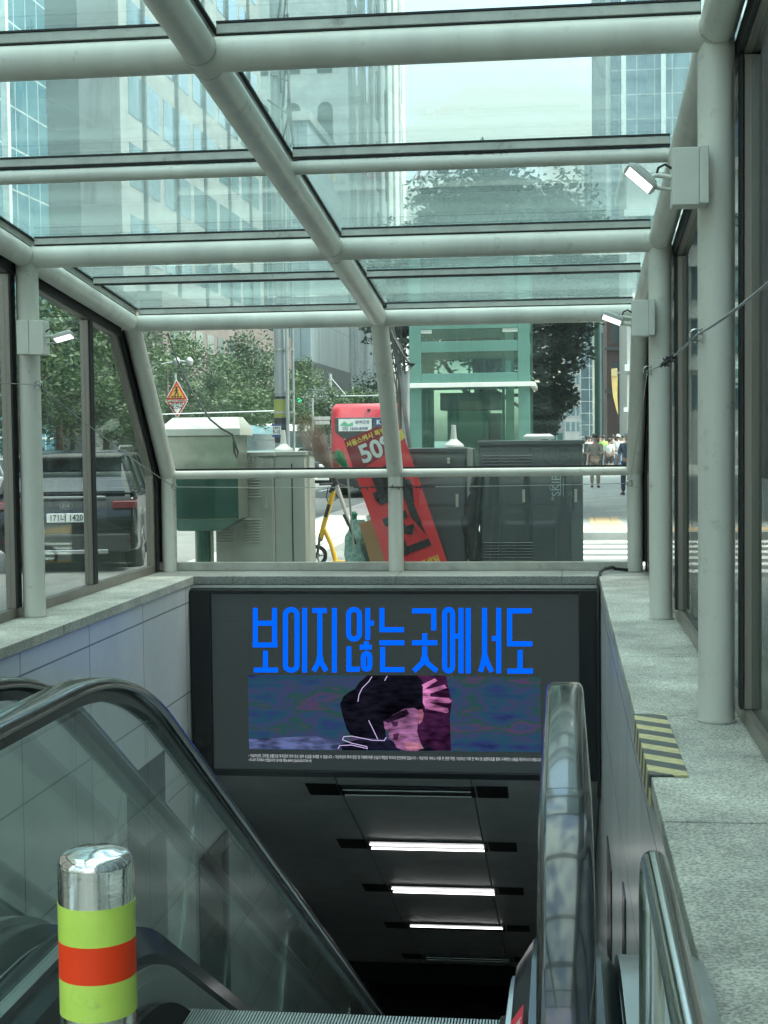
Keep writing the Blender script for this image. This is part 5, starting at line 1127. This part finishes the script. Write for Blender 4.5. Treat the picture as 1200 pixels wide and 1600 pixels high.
# scooter
Ys = 17.1; sc_ = thing('kick_scooter', 'yellow kick scooter with a black handlebar parked by the kerb', 'scooter', (X(500, Ys), Ys, 0))
YEL = mat('scooter_yellow', (.80, .48, .03), .35, coat=.3)
def P3(px, py, dy=0): p = at(px, py, Ys+dy); return (p.x, p.y, p.z)
wr_ = .125; wc_ = P3(495, 868); 
m = MB(); m.tube([(wc_[0]+wr_*.83*math.cos(R(a)), wc_[1], wc_[2]+wr_*.83*math.sin(R(a))) for a in range(0, 361, 15)], .024, 8, cap=False); wo = m.build('wheel', TYRE, sc_, 60)
m = MB(); m.tube([(wc_[0], wc_[1]-.02, wc_[2]), (wc_[0], wc_[1]+.02, wc_[2])], .035, 12)
for a in range(0, 360, 72): m.bar(wc_, (wc_[0]+wr_*.75*math.cos(R(a)), wc_[1], wc_[2]+wr_*.75*math.sin(R(a))), .018, .014, (0, 1, 0))
m.build('rim', RIM, wo, 60)
m = MB(); m.tube([P3(496, 866, -.05), P3(499, 845, -.05), P3(501, 838)], .016, 8).tube([P3(500, 845), P3(502, 834)], .028, 10); m.build('fork', PLASTIC, sc_, 60)
m = MB(); m.tube([P3(501, 842), P3(506, 820), P3(521, 768)], .030, 12); m.build('stem', YEL, sc_, 60)
m = MB(); m.tube([P3(506, 826), P3(517, 850), P3(525, 878)], [.026, .026, .03], 12); a_ = P3(524, 876); m.box(a_[0]-.03, a_[1]-.09, a_[2]-.06, a_[0]+.85, a_[1]+.09, a_[2]); m.build('deck', YEL, sc_, 60)
m = MB(); m.tube([P3(517, 770), P3(520, 762), P3(524, 757)], .03, 10).tube([P3(500, 757, -.25), P3(514, 756, -.05), P3(532, 758, .1), P3(545, 762, .3)], .014, 8).tube([P3(513, 760), P3(510, 776), P3(513, 786)], .006, 6).tube([P3(524, 770), P3(528, 778), P3(523, 782)], .006, 6); m.build('handlebar', PLASTIC, sc_, 60)
m = MB(); p = P3(511, 797); m.bar(P3(508.5, 808, -.035), P3(514, 788, -.035), .04, .015, (0, -1, 0)); m.build('number_tag', PLASTIC, sc_)
rwz = P3(566, 868); m = MB(); m.tube([(rwz[0]+wr_*.83*math.cos(R(a)), rwz[1], rwz[2]+wr_*.83*math.sin(R(a))) for a in range(0, 361, 15)], .024, 8, cap=False); m.build('wheel', TYRE, sc_, 60)
# green mesh sack, dark sack, bottle neck
MESHG = mat('mesh_sack', (.04, .22, .17), .45, var=.7, vs=22, bump=1, bs=35, c2=(.42, .58, .52))
def sack(name, label, px, py0, py1, r0, mt, Y, seed, cat='sack'):
    rr = random.Random(seed); m = MB(); rings = []
    z0, z1 = Z(py0, Y, px), Z(py1, Y, px); x_ = X(px, Y)
    for k in range(15):
        t = k/14; rad = r0*(.75+.35*math.sin(t*3.0)+.1*math.sin(t*17+seed)); cx_ = x_ + .03*math.sin(t*5+seed)
        rings.append([(cx_+rad*math.cos(R(a))*(1+.16*math.sin(a*.09+t*9)), Y+rad*.8*math.sin(R(a))*(1+.12*math.sin(a*.2+t*7)), z0+(z1-z0)*t) for a in range(0, 360, 18)])
    m.loft(rings); o = m.build(name, mt, None, 70); solo(o, (x_, Y, z0)); return tag(o, label, cat)
sack('mesh_sack', 'bulging green mesh sack hanging beside the scooter', 556, 905, 812, .095, MESHG, 16.5, 2)
sack('dark_sack', 'dark green sack behind the green mesh one', 575, 905, 815, .085, mat('sack_dark', (.02, .07, .06), .5, bump=.6, bs=20), 16.62, 5)
m = MB(); p = at(553, 806, 16.5); m.lathe([(.036, -.1), (.036, 0), (.042, .002), (.042, .03), (.03, .032), (.02, .05)], tuple(p), 16); o = solo(m.build('bottle', mat('bottle_green', (.02, .16, .10), .2), None, 40), tuple(p)); tag(o, 'green capped container poking out of the mesh sack', 'container')
m = MB(); m.bar(at(537, 804, 16.4), at(545, 821, 16.4), .03, .03); m.bar(at(545, 821, 16.4), at(556, 850, 16.4), .02, .02); o = solo(m.build('black_stick', PLASTIC, None), tuple(at(545, 821, 16.4))); tag(o, 'short black stick stuck into the mesh sack', 'stick')
m = MB(); m.bar(at(574, 814, 16.2), at(600, 900, 16.2), .20, .03, (0, 1, 0)); o = solo(m.build('wooden_board', mat('board_wood', (.34, .19, .06), .6, bump=.3), None, bevel=.004), tuple(at(600, 900, 16.2))); tag(o, 'orange brown board leaning beside the red banner', 'board')
# black cable bundle by the banner
m = MB(); rr = random.Random(2)
for k in range(9):
    j = lambda s_: rr.uniform(-s_, s_); m.tube([at(607+j(5), 500, 18.2), at(617+j(3), 540+j(6), 18.1), at(626+j(2), 590, 18), at(630+j(2), 625, 17.6), at(638+j(2), 680, 17.2), at(645+j(2), 740, 17)], .011+.006*rr.random(), 6)
for k in range(5): m.tube([at(607, 505+k*4, 18.2), at(615+3*k, 528+3*k, 18.1), at(633, 560+6*k, 18.0), at(640+2*k, 568, 18)], .012, 6)
cbn = m.build('cable_bundle', RUBBER, None, 60); solo(cbn, tuple(at(645, 740, 17))); tag(cbn, 'thick bundle of black cables running down left of the elevator house', 'cables')
m = MB(); m.tube([at(634, 790, 18.4), at(634, 582, 18.4)], .05, 14); m.lathe([(.055, 0), (.055, .02)], tuple(at(634, 582, 18.4)), 14); o = solo(m.build('sign_post', GALV, None, 50), tuple(at(634, 790, 18.4))); tag(o, 'short grey steel post between cable bundle and elevator house', 'post')
# ================================================================== GLASS ELEVATOR HOUSE
Yv = 27.6; ev = thing('elevator_house', 'green framed glass elevator house with a white cornice', 'elevator house', (X(735, Yv), Yv+1.3, 0))
EG = mat('elevator_frame', (.09, .21, .175), .35, m=.2, var=.06); EGL = glass('elevator_glass', (.62, .80, .75), .02, refl=.9)
xa, xb = X(640, Yv, 600), X(828, Yv, 600); zc0, zc1 = Z(605, Yv, 735), Z(599, Yv, 735); D = 2.6; ZT = 5.2
for (x_, y_) in ((xa, Yv), (xb-.22, Yv), (xa, Yv+D), (xb-.22, Yv+D)): m = MB(); m.box(x_, y_, 0, x_+.22, y_+.12, ZT); m.build('frame_post', EG, ev, bevel=.008)
for py, h_ in ((592, .22), (541, .20), (505, .2)):
    z = Z(py, Yv, 735)
    for y_ in (Yv+.003, Yv+D+.003): m = MB(); m.box(xa+.221, y_, z-h_/2, xb-.221, y_+.11, z+h_/2); m.build('frame_rail', EG, ev, bevel=.006)
    for x_ in (xa+.01, xb-.11): m = MB(); m.box(x_, Yv+.125, z-h_/2, x_+.1, Yv+D-.005, z+h_/2); m.build('frame_rail', EG, ev, bevel=.006)
m = MB(); m.box(xa-.04, Yv-.12, zc0, xb+.1, Yv-.005, zc1+.01).box(xb+.005, Yv-.003, zc0, xb+.1, Yv+D, zc1+.01); m.build('cornice', mat('cornice_white', (.66, .69, .66), .5), ev, bevel=.006)
m = MB(); m.box(xa-.1, Yv-.1, ZT, xb+.1, Yv+D+.2, ZT+.15); m.build('roof', EG, ev, bevel=.01)
for a_, b_ in ((0.02, Z(597, Yv)), (Z(587, Yv), Z(546, Yv)), (Z(536, Yv), ZT-.2)):
    m = MB(); m.box(xa+.225, Yv+.05, a_, xb-.225, Yv+.062, b_-.02); m.build('glass_pane', EGL, ev)
    for x_ in (xa+.05, xb-.06): m = MB(); m.box(x_, Yv+.125, a_, x_+.012, Yv+D-.005, b_-.02); m.build('glass_pane', EGL, ev)
for px, w_ in ((668, .05), (676, .04), (734, .03), (787, .05), (797, .16)): x_ = X(px, Yv+1.2, 640); m = MB(); m.box(x_-w_/2, Yv+1.1, 0, x_+w_/2, Yv+1.25, ZT-.02); m.build('guide_rail', EG if w_ < .1 else CABG, ev)
m = MB(); m.box(X(700, Yv+.9), Yv+.9, 0, X(764, Yv+.9), Yv+1.9, 2.15); m.build('lift_car', mat('lift_car', (.10, .20, .18), .15, m=.7), ev)
m = MB(); m.box(X(765, Yv+.9), Yv+1.0, 0, X(783, Yv+.9), Yv+1.6, 2.1); m.build('door_panel', CABD, ev)
m = MB(); m.box(X(690, Yv+1), Yv+.85, 2.17, X(785, Yv+1), Yv+1.9, 2.5); m.build('machine_cover', DKC, ev)
for pxa, pxb in ((650, 677), (787, 813)):
    m = MB()
    for k in range(6): z = Z(521-k*3.2, Yv); m.bar((X(pxa, Yv), Yv+.03, z), (X(pxb, Yv), Yv+.03, z), .03, .02, (0, 1, 1))
    m.build('louvre', FINM, ev)
m = MB(); m.box(X(788, Yv), Yv+.9, Z(585, Yv), X(797, Yv), Yv+1.0, Z(563, Yv)); m.build('control_box', FINM, ev)
# ================================================================== SIGNS, SIGNALS, LAMPS
def sign_tri(Y):
    r = thing('warning_sign', 'triangular pedestrian crossing sign over a small SLOW sign', 'sign', (X(276, Y), Y, 0))
    def tri(pts, d, mt, nm, par): m = MB(); m.prism([(at(x, y, Y).x, at(x, y, Y).z) for x, y in pts], Y-d-.004, Y-d, 'Y'); return m.build(nm, mt, par)
    WHT, RD, YL, BK = PLATE, mref('sign_red', (.55, .04, .03), .5), mref('sign_yellow', (.72, .38, .03), .5), PLASTIC
    tri([(258, 625.5), (294.5, 625), (276, 592.5)], 0, WHT, 'plate', r); tri([(260, 624.6), (292.8, 624.2), (276, 594.8)], .008, RD, 'border', r); tri([(264.8, 622), (288, 621.6), (276, 601)], .016, YL, 'field', r)
    m = MB()
    def sk(pts, w_): stroke(m, [(at(x, y, Y).x, at(x, y, Y).z) for x, y in pts], w_, Y-.024, .004)
    sk([(276, 606.5), (276, 612)], .075); sk([(276, 612), (273, 618)], .045); sk([(276, 611.5), (279.5, 617.5)], .045); sk([(276, 608), (272.8, 611.5)], .03); sk([(276, 608), (279, 611)], .03)
    for k in range(4): sk([(268+k*4.4, 620.6), (271+k*4.4, 618.8)], .05)
    c_ = at(276, 605.2, Y); m.prism([(c_.x+.045*math.cos(R(a)), c_.z+.045*math.sin(R(a))) for a in range(0, 360, 45)], Y-.028, Y-.024, 'Y'); m.build('pictogram', BK, r)
    tri([(258.5, 626.6), (294, 626.2), (277.3, 654)], 0, WHT, 'plate', r); tri([(260.5, 627.3), (292.4, 626.9), (277.3, 652)], .008, RD, 'border', r); tri([(264.8, 629.6), (288.4, 629.3), (277.3, 647.6)], .016, WHT, 'field', r)
    p = at(276.8, 632, Y); text('천천히', .19, BK, r, (p.x, Y-.022, p.z), name='sign_text', bold=.02); p = at(276.8, 637, Y); text('SLOW', .15, BK, r, (p.x, Y-.022, p.z), name='sign_text', bold=.02)
    m = MB(); x_ = X(277, Y+.1); m.tube([(x_, Y+.09, 0), (x_, Y+.09, 4.4)], .055, 10); m.build('post', GALV, r, 50)
sign_tri(58)
Yl = 55; sl_ = thing('street_lamp', 'twin headed street lamp arching over the warning sign', 'street lamp', (X(236, Yl), Yl, 0)); m = MB()
m.tube([(X(241, Yl), Yl, -.1), (X(237, Yl, 620), Yl, 2.6), tuple(at(234, 583, Yl)), tuple(at(242, 573, Yl)), tuple(at(258, 568, Yl)), tuple(at(284, 564, Yl))], [.09, .07, .05, .045, .04, .04], 10); m.build('post', GALV, sl_, 60)
for px in (276, 296):
    p = at(px, 565, Yl); m = MB(); m.lathe([(.10, -.14), (.15, 0), (.13, .08), (.07, .15), (.02, .18)], tuple(p), 14); m.build('lamp_head', GALV, sl_, 50)
m = MB(); m.tube([tuple(at(284, 564, Yl)), tuple(at(297, 566, Yl))], .03, 8); m.build('arm', GALV, sl_, 50)
Yt = 100; ts = thing('traffic_light', 'mast arm traffic light showing green above the road', 'traffic light', (X(517, Yt), Yt, 0)); p0 = at(517, 690, Yt)
m = MB(); m.tube([(p0.x, Yt, -.1), (p0.x, Yt, Z(584, Yt, 517))], .14, 12); m.build('post', GALV, ts, 50)
m = MB(); m.tube([tuple(at(456, 622, Yt)), tuple(at(517, 619.5, Yt)), tuple(at(652, 617, Yt))], .055, 8); m.build('arm', GALV, ts, 50)
m = MB(); m.tube([tuple(at(517, 590, Yt)), tuple(at(495, 617, Yt))], .03, 6).tube([tuple(at(517, 590, Yt)), tuple(at(540, 617, Yt))], .03, 6); m.build('stay', GALV, ts, 50)
p = at(468, 626, Yt); m = MB(); m.box(p.x-.66, Yt-.12, p.z-.2, p.x+.22, Yt+.1, p.z+.2); hd = m.build('signal_head', PLASTIC, ts, bevel=.03)
m = MB(); m.tube([(p.x, Yt-.15, p.z), (p.x, Yt-.12, p.z)], .17, 18); m.build('green_lens', emis('signal_green', (.02, 1, .5), 1.2), hd)
for dx in (-.22, -.44): m = MB(); m.tube([(p.x+dx, Yt-.14, p.z), (p.x+dx, Yt-.12, p.z)], .09, 12); m.build('dark_lens', DGL, hd)
gp = thing('guide_sign', 'small pale sign plates on a thin post left of the bus', 'sign', (X(490, 60), 60, 0))
m = MB(); m.tube([(X(490, 60), 60, -.1), (X(490, 60), 60, Z(620, 60))], .045, 8); m.build('post', GALV, gp, 50)
for pa_, pb2 in (((490, 651), (516, 656)), ((491, 657.5), (515, 663))): a_, b_ = at(*pa_, 59.9), at(*pb2, 59.9); m = MB(); m.box(a_.x, 59.85, b_.z, b_.x, 59.9, a_.z); m.build('plate', PANC, gp)
# short posts and rail along the kerb across the road
m = MB(); fr = thing('road_railing', 'low metal railing along the far kerb', 'railing', (-17.3, 70, 0))
for k in range(45): m.tube([(-17.3, 36+k*2.2, 0), (-17.3, 36+k*2.2, .95)], .03, 6)
m.build('posts', GALV, fr); m = MB(); m.tube([(-17.3, 36, .92), (-17.3, 134, .92)], .025, 6).tube([(-17.3, 36, .5), (-17.3, 134, .5)], .02, 6); m.build('rail', GALV, fr)
ow = thing('overhead_wire', 'thin pale overhead wire strung across the road above the bus', 'wire', (-12, 50, 0)); m = MB(); m.tube([at(236, 648, 50), at(330, 645, 50), at(430, 642, 50)], .02, 5); m.build('wire', FINM, ow)
for px, lb, cl in ((947, 'round yellow hanging shop sign on a curved blade beside the maroon building', 0),):
    r = thing('shop_sign', lb, 'sign', (X(960, 86), 86, 0)); SY_ = mat('sign_gold', (.62, .45, .16), .5)
    P_ = [(955, 577), (964, 575), (965, 590), (964.5, 620), (966, 648), (963, 640), (958, 620), (956, 600)]
    m = MB(); m.prism([(at(x, y, 86).x, at(x, y, 86).z) for x, y in P_], 85.9, 86.1, 'Y'); m.build('blade', SY_, r)
    a_, b_ = at(955, 576, 86), at(964.5, 588, 86); m = MB(); m.box(a_.x, 85.85, b_.z, b_.x, 85.9, a_.z); m.build('panel', mat('sign_tan', (.45, .36, .18), .5), r)
    m = MB(); m.bar(at(963, 582, 86.3), (3.9, 88, at(963, 582, 86).z), .08, .08); m.build('bracket', DKC, r)
# ================================================================== PEOPLE
SKIN = mat('skin', (.42, .26, .19), .55, var=.05); HAIR = mat('hair', (.012, .010, .009), .5)
def skinmesh(name, verts, edges, radii, m, parent, root=0, lv=1):
    me = bpy.data.meshes.new(name); me.from_pydata(verts, edges, []); ob = bpy.data.objects.new(name, me); col.objects.link(ob); ob.parent = parent
    sm = ob.modifiers.new('skin', 'SKIN'); sm.use_smooth_shade = True
    for i, r_ in enumerate(radii): me.skin_vertices[0].data[i].radius = (r_, r_) if not isinstance(r_, tuple) else r_
    me.skin_vertices[0].data[root].use_root = True
    ss = ob.modifiers.new('sub', 'SUBSURF'); ss.levels = lv; ss.render_levels = lv
    dg = bpy.context.evaluated_depsgraph_get(); m2 = bpy.data.meshes.new_from_object(ob.evaluated_get(dg)); m2.name = name
    ob.modifiers.clear(); ob.data = m2; m2.materials.clear(); m2.materials.append(m); bpy.data.meshes.remove(me)
    return ob
def person(label, loc, rz_, h, shirt, trousers, step=.16, arms=(.2, -.2), group=None, hair=HAIR, bag=None, cap=None, shorts=False, glasses=False):
    """+y is the way they face"""
    s_ = h/1.75; r = thing('person', label, 'person', loc, group, rz_, world=False)
    V = []; E_ = []; Rd = []
    def v(x, y, z, r_, frm=None):
        V.append((x*s_, y*s_, z*s_)); Rd.append(r_*s_ if not isinstance(r_, tuple) else (r_[0]*s_, r_[1]*s_))
        if frm is not None: E_.append((frm, len(V)-1))
        return len(V)-1
    pel = v(0, 0, .95, (.15, .11)); sp = v(0, .0, 1.12, (.14, .10), pel); ch = v(0, .01, 1.30, (.165, .115), sp); nk0 = v(0, 0, 1.45, (.075, .07), ch); nk = v(0, .01, 1.52, .055, nk0)
    hd = v(0, .025, 1.60, (.072, .085), nk); hd2 = v(0, .02, 1.70, (.075, .09), hd)
    J = {}
    for k, sg in enumerate((-1, 1)):
        st = step*(1 if k == 0 else -1)
        hp = v(sg*.09, 0, .88, .095, pel); kn = v(sg*.10, st*.6+.04, .50, .06, hp); an = v(sg*.10, st-.03 if st > 0 else st-.10, .10 if st > 0 else .14, .042, kn); ft = v(sg*.11, (st if st > 0 else st-.06)+.12, .035, (.045, .03), an)
        J['leg%d' % k] = (hp, kn, an, ft)
        ar = arms[k]
        sh_ = v(sg*.185, 0, 1.40, .055, ch); el = v(sg*.235, -.02+ar*.25, 1.13, .042, sh_)
        if abs(ar) > .9: wr2 = v(sg*.16, .22, 1.16, .028, el); hy, hz_ = .27, 1.20
        else: wr2 = v(sg*.245, .05+ar*.8, .90, .028, el); hy, hz_ = .06+ar*.95, .84
        pm = v(sg*(.15 if abs(ar) > .9 else .245), (wr2 and hy), hz_, (.034, .018), wr2)
        for f in range(4):
            a_ = v(sg*((.15 if abs(ar) > .9 else .245)), hy+(-.027+.018*f), hz_-.055, .009, pm); v(sg*((.14 if abs(ar) > .9 else .235)), hy+(-.03+.02*f)+.008, hz_-.085-(.008 if f in (1, 2) else 0), .0075, a_)
        a_ = v(sg*(.13 if abs(ar) > .9 else .22), hy+.035, hz_-.012, .010, pm); v(sg*(.12 if abs(ar) > .9 else .212), hy+.045, hz_-.04, .008, a_)
        J['arm%d' % k] = (sh_, el, wr2)
    body = skinmesh('body', V, E_, Rd, SKIN, r)
    m = MB(); m.prism([(0.095, 1.60), (.125, 1.612), (.10, 1.645)], -.012, .012, 'X', Matrix.Diagonal((s_, s_, s_, 1))); 
    for sg in (-1, 1): m.cbox((sg*.085*s_, .015*s_, 1.635*s_), (.018*s_, .035*s_, .055*s_))
    m.build('face', SKIN, r, 60, off=(0,0,0))
    m = MB(); m.cbox((0, .108*s_, 1.578*s_), (.045*s_, .008*s_, .008*s_)); m.build('mouth', mref('lip', (.25, .09, .08), .5), r, off=(0,0,0))
    m = MB()
    for sg in (-1, 1): m.cbox((sg*.032*s_, .104*s_, 1.655*s_), (.034*s_ if glasses else .02*s_, .012*s_, .022*s_ if glasses else .009*s_))
    m.build('sunglasses' if glasses else 'eyes', PLASTIC, r, off=(0,0,0))
    def sub(idx, extra, name, mt, scale=None):
        mp_ = {}; VV = []; RR = []
        for i, (old, rad) in enumerate(idx): mp_[old] = i; VV.append(V[old]); rr0 = Rd[old]; RR.append((rr0[0]*rad, rr0[1]*rad) if isinstance(rr0, tuple) else rr0*rad)
        EE = [(mp_[a], mp_[b]) for a, b in E_ if a in mp_ and b in mp_]
        return skinmesh(name, VV, EE, RR, mt, r)
    sub([(pel, 1.12), (sp, 1.14), (ch, 1.12), (nk0, 1.08)] + [(J['arm%d' % k][0], 1.28) for k in (0, 1)] + [(J['arm%d' % k][1], 1.30) for k in (0, 1)], None, 'shirt', shirt)
    L1 = [(pel, 1.10)] + [(J['leg%d' % k][0], 1.14) for k in (0, 1)] + [(J['leg%d' % k][1], 1.30) for k in (0, 1)]
    if not shorts: L1 += [(J['leg%d' % k][2], 1.5) for k in (0, 1)]
    sub(L1, None, 'trousers', trousers)
    for k in (0, 1):
        f = Vector(V[J['leg%d' % k][3]]); a_ = Vector(V[J['leg%d' % k][2]]); m = MB()
        m.tube([(a_.x, a_.y-.05*s_, f.z+.01), (a_.x, (a_.y+f.y)/2, f.z+.012), (f.x, f.y+.03*s_, f.z)], [.045*s_, .052*s_, .04*s_], 10, flat=.75); m.build('shoe', PLASTIC, r, 60, off=(0,0,0))
    m = MB(); c_ = (0, .005*s_, 1.70*s_); m.lathe([(.094*s_, -.045*s_), (.098*s_, 0), (.09*s_, .05*s_), (.055*s_, .088*s_), (.01, .10*s_)], c_, 16)
    if cap:
        m.build('cap', cap, r, 60, off=(0,0,0)); m = MB(); m.cbox((0, -.04*s_, 1.64*s_), (.15*s_, .12*s_, .09*s_)); m.build('hair', hair, r, bevel=.02, off=(0,0,0))
    else:
        m.tube([(0, -.055*s_, 1.70*s_), (0, -.05*s_, 1.60*s_)], [.075*s_, .05*s_], 10); m.build('hair', hair, r, 60, off=(0,0,0))
    if bag:
        m = MB(); m.loft([[(-.14*s_, -.12*s_, 1.02*s_), (.14*s_, -.12*s_, 1.02*s_), (.14*s_, -.25*s_, 1.04*s_), (-.14*s_, -.25*s_, 1.04*s_)], [(-.12*s_, -.12*s_, 1.42*s_), (.12*s_, -.12*s_, 1.42*s_), (.12*s_, -.20*s_, 1.40*s_), (-.12*s_, -.20*s_, 1.40*s_)]]); bo_ = m.build('backpack', bag, None, bevel=.02, off=(0,0,0))
        bo_.location = r.location; bo_.rotation_euler = r.rotation_euler; tag(bo_, 'dark backpack worn by the ' + label.split(' ', 1)[1] if len(label.split()) < 9 else 'dark backpack on the shoulders of a distant walker', 'backpack')
    return r
cl = lambda n, c: mref('cloth_'+n, c, .85, var=.12, vs=20)
def at_foot(px, py): p = atz(px, py, 0.0); return (p.x, p.y, 0)
PG = 'pedestrians on the far pavement'
person('man in sunglasses, grey shirt and khaki trousers walking towards the glass', at_foot(930, 762), R(180), 1.70, cl('grey', (.22, .21, .19)), cl('khaki', (.32, .26, .19)), .10, (1, .15), PG, glasses=True)
person('grey haired man in a dark blue jacket beside the right end column', at_foot(981, 774), R(10), 1.74, cl('navy', (.05, .07, .12)), cl('navy2', (.05, .06, .10)), .16, (.2, -.2), PG, hair=mat('grey_hair', (.3, .3, .3), .7))
person('woman in a white shirt and black skirt shorts walking away behind the man', at_foot(952, 741), R(0), 1.55, cl('white', (.62, .64, .62)), cl('black', (.03, .03, .035)), .14, (.2, -.2), PG, shorts=True)
person('walker with a white cap, white shirt and blue jeans walking away', at_foot(966, 738), R(0), 1.72, cl('white', (0,0,0)), cl('blue', (.10, .15, .24)), .14, (-.2, .2), PG, cap=cl('white', (0,0,0)))
person('man with a backpack and pale shirt left of the man in sunglasses', at_foot(917, 741), R(0), 1.68, cl('pale', (.5, .53, .5)), cl('black', (0,0,0)), .12, (.2, -.2), PG, bag=cl('black', (0,0,0)))
person('distant walker in a lime green vest', at_foot(943, 733), R(0), 1.70, cl('lime', (.30, .62, .10)), cl('black', (0,0,0)), .12, (.2, -.2), PG)
person('distant walker in a brown top between the white shirts', at_foot(958, 731), R(0), 1.72, cl('brown', (.20, .15, .13)), cl('black', (0,0,0)), .12, (.2, -.2), PG)
person('distant walker in black left of the lime vest', at_foot(938, 728), R(180), 1.70, cl('black', (0,0,0)), cl('blue', (0,0,0)), .12, (.2, -.2), PG)
person('distant walker in a pink top at the left of the crowd', at_foot(922, 729), R(180), 1.65, cl('pink', (.45, .25, .25)), cl('blue', (0,0,0)), .12, (.2, -.2), PG)
person('distant walker in grey at the right of the crowd', at_foot(974, 730), R(180), 1.68, cl('grey', (0,0,0)), cl('black', (0,0,0)), .12, (.2, -.2), PG)
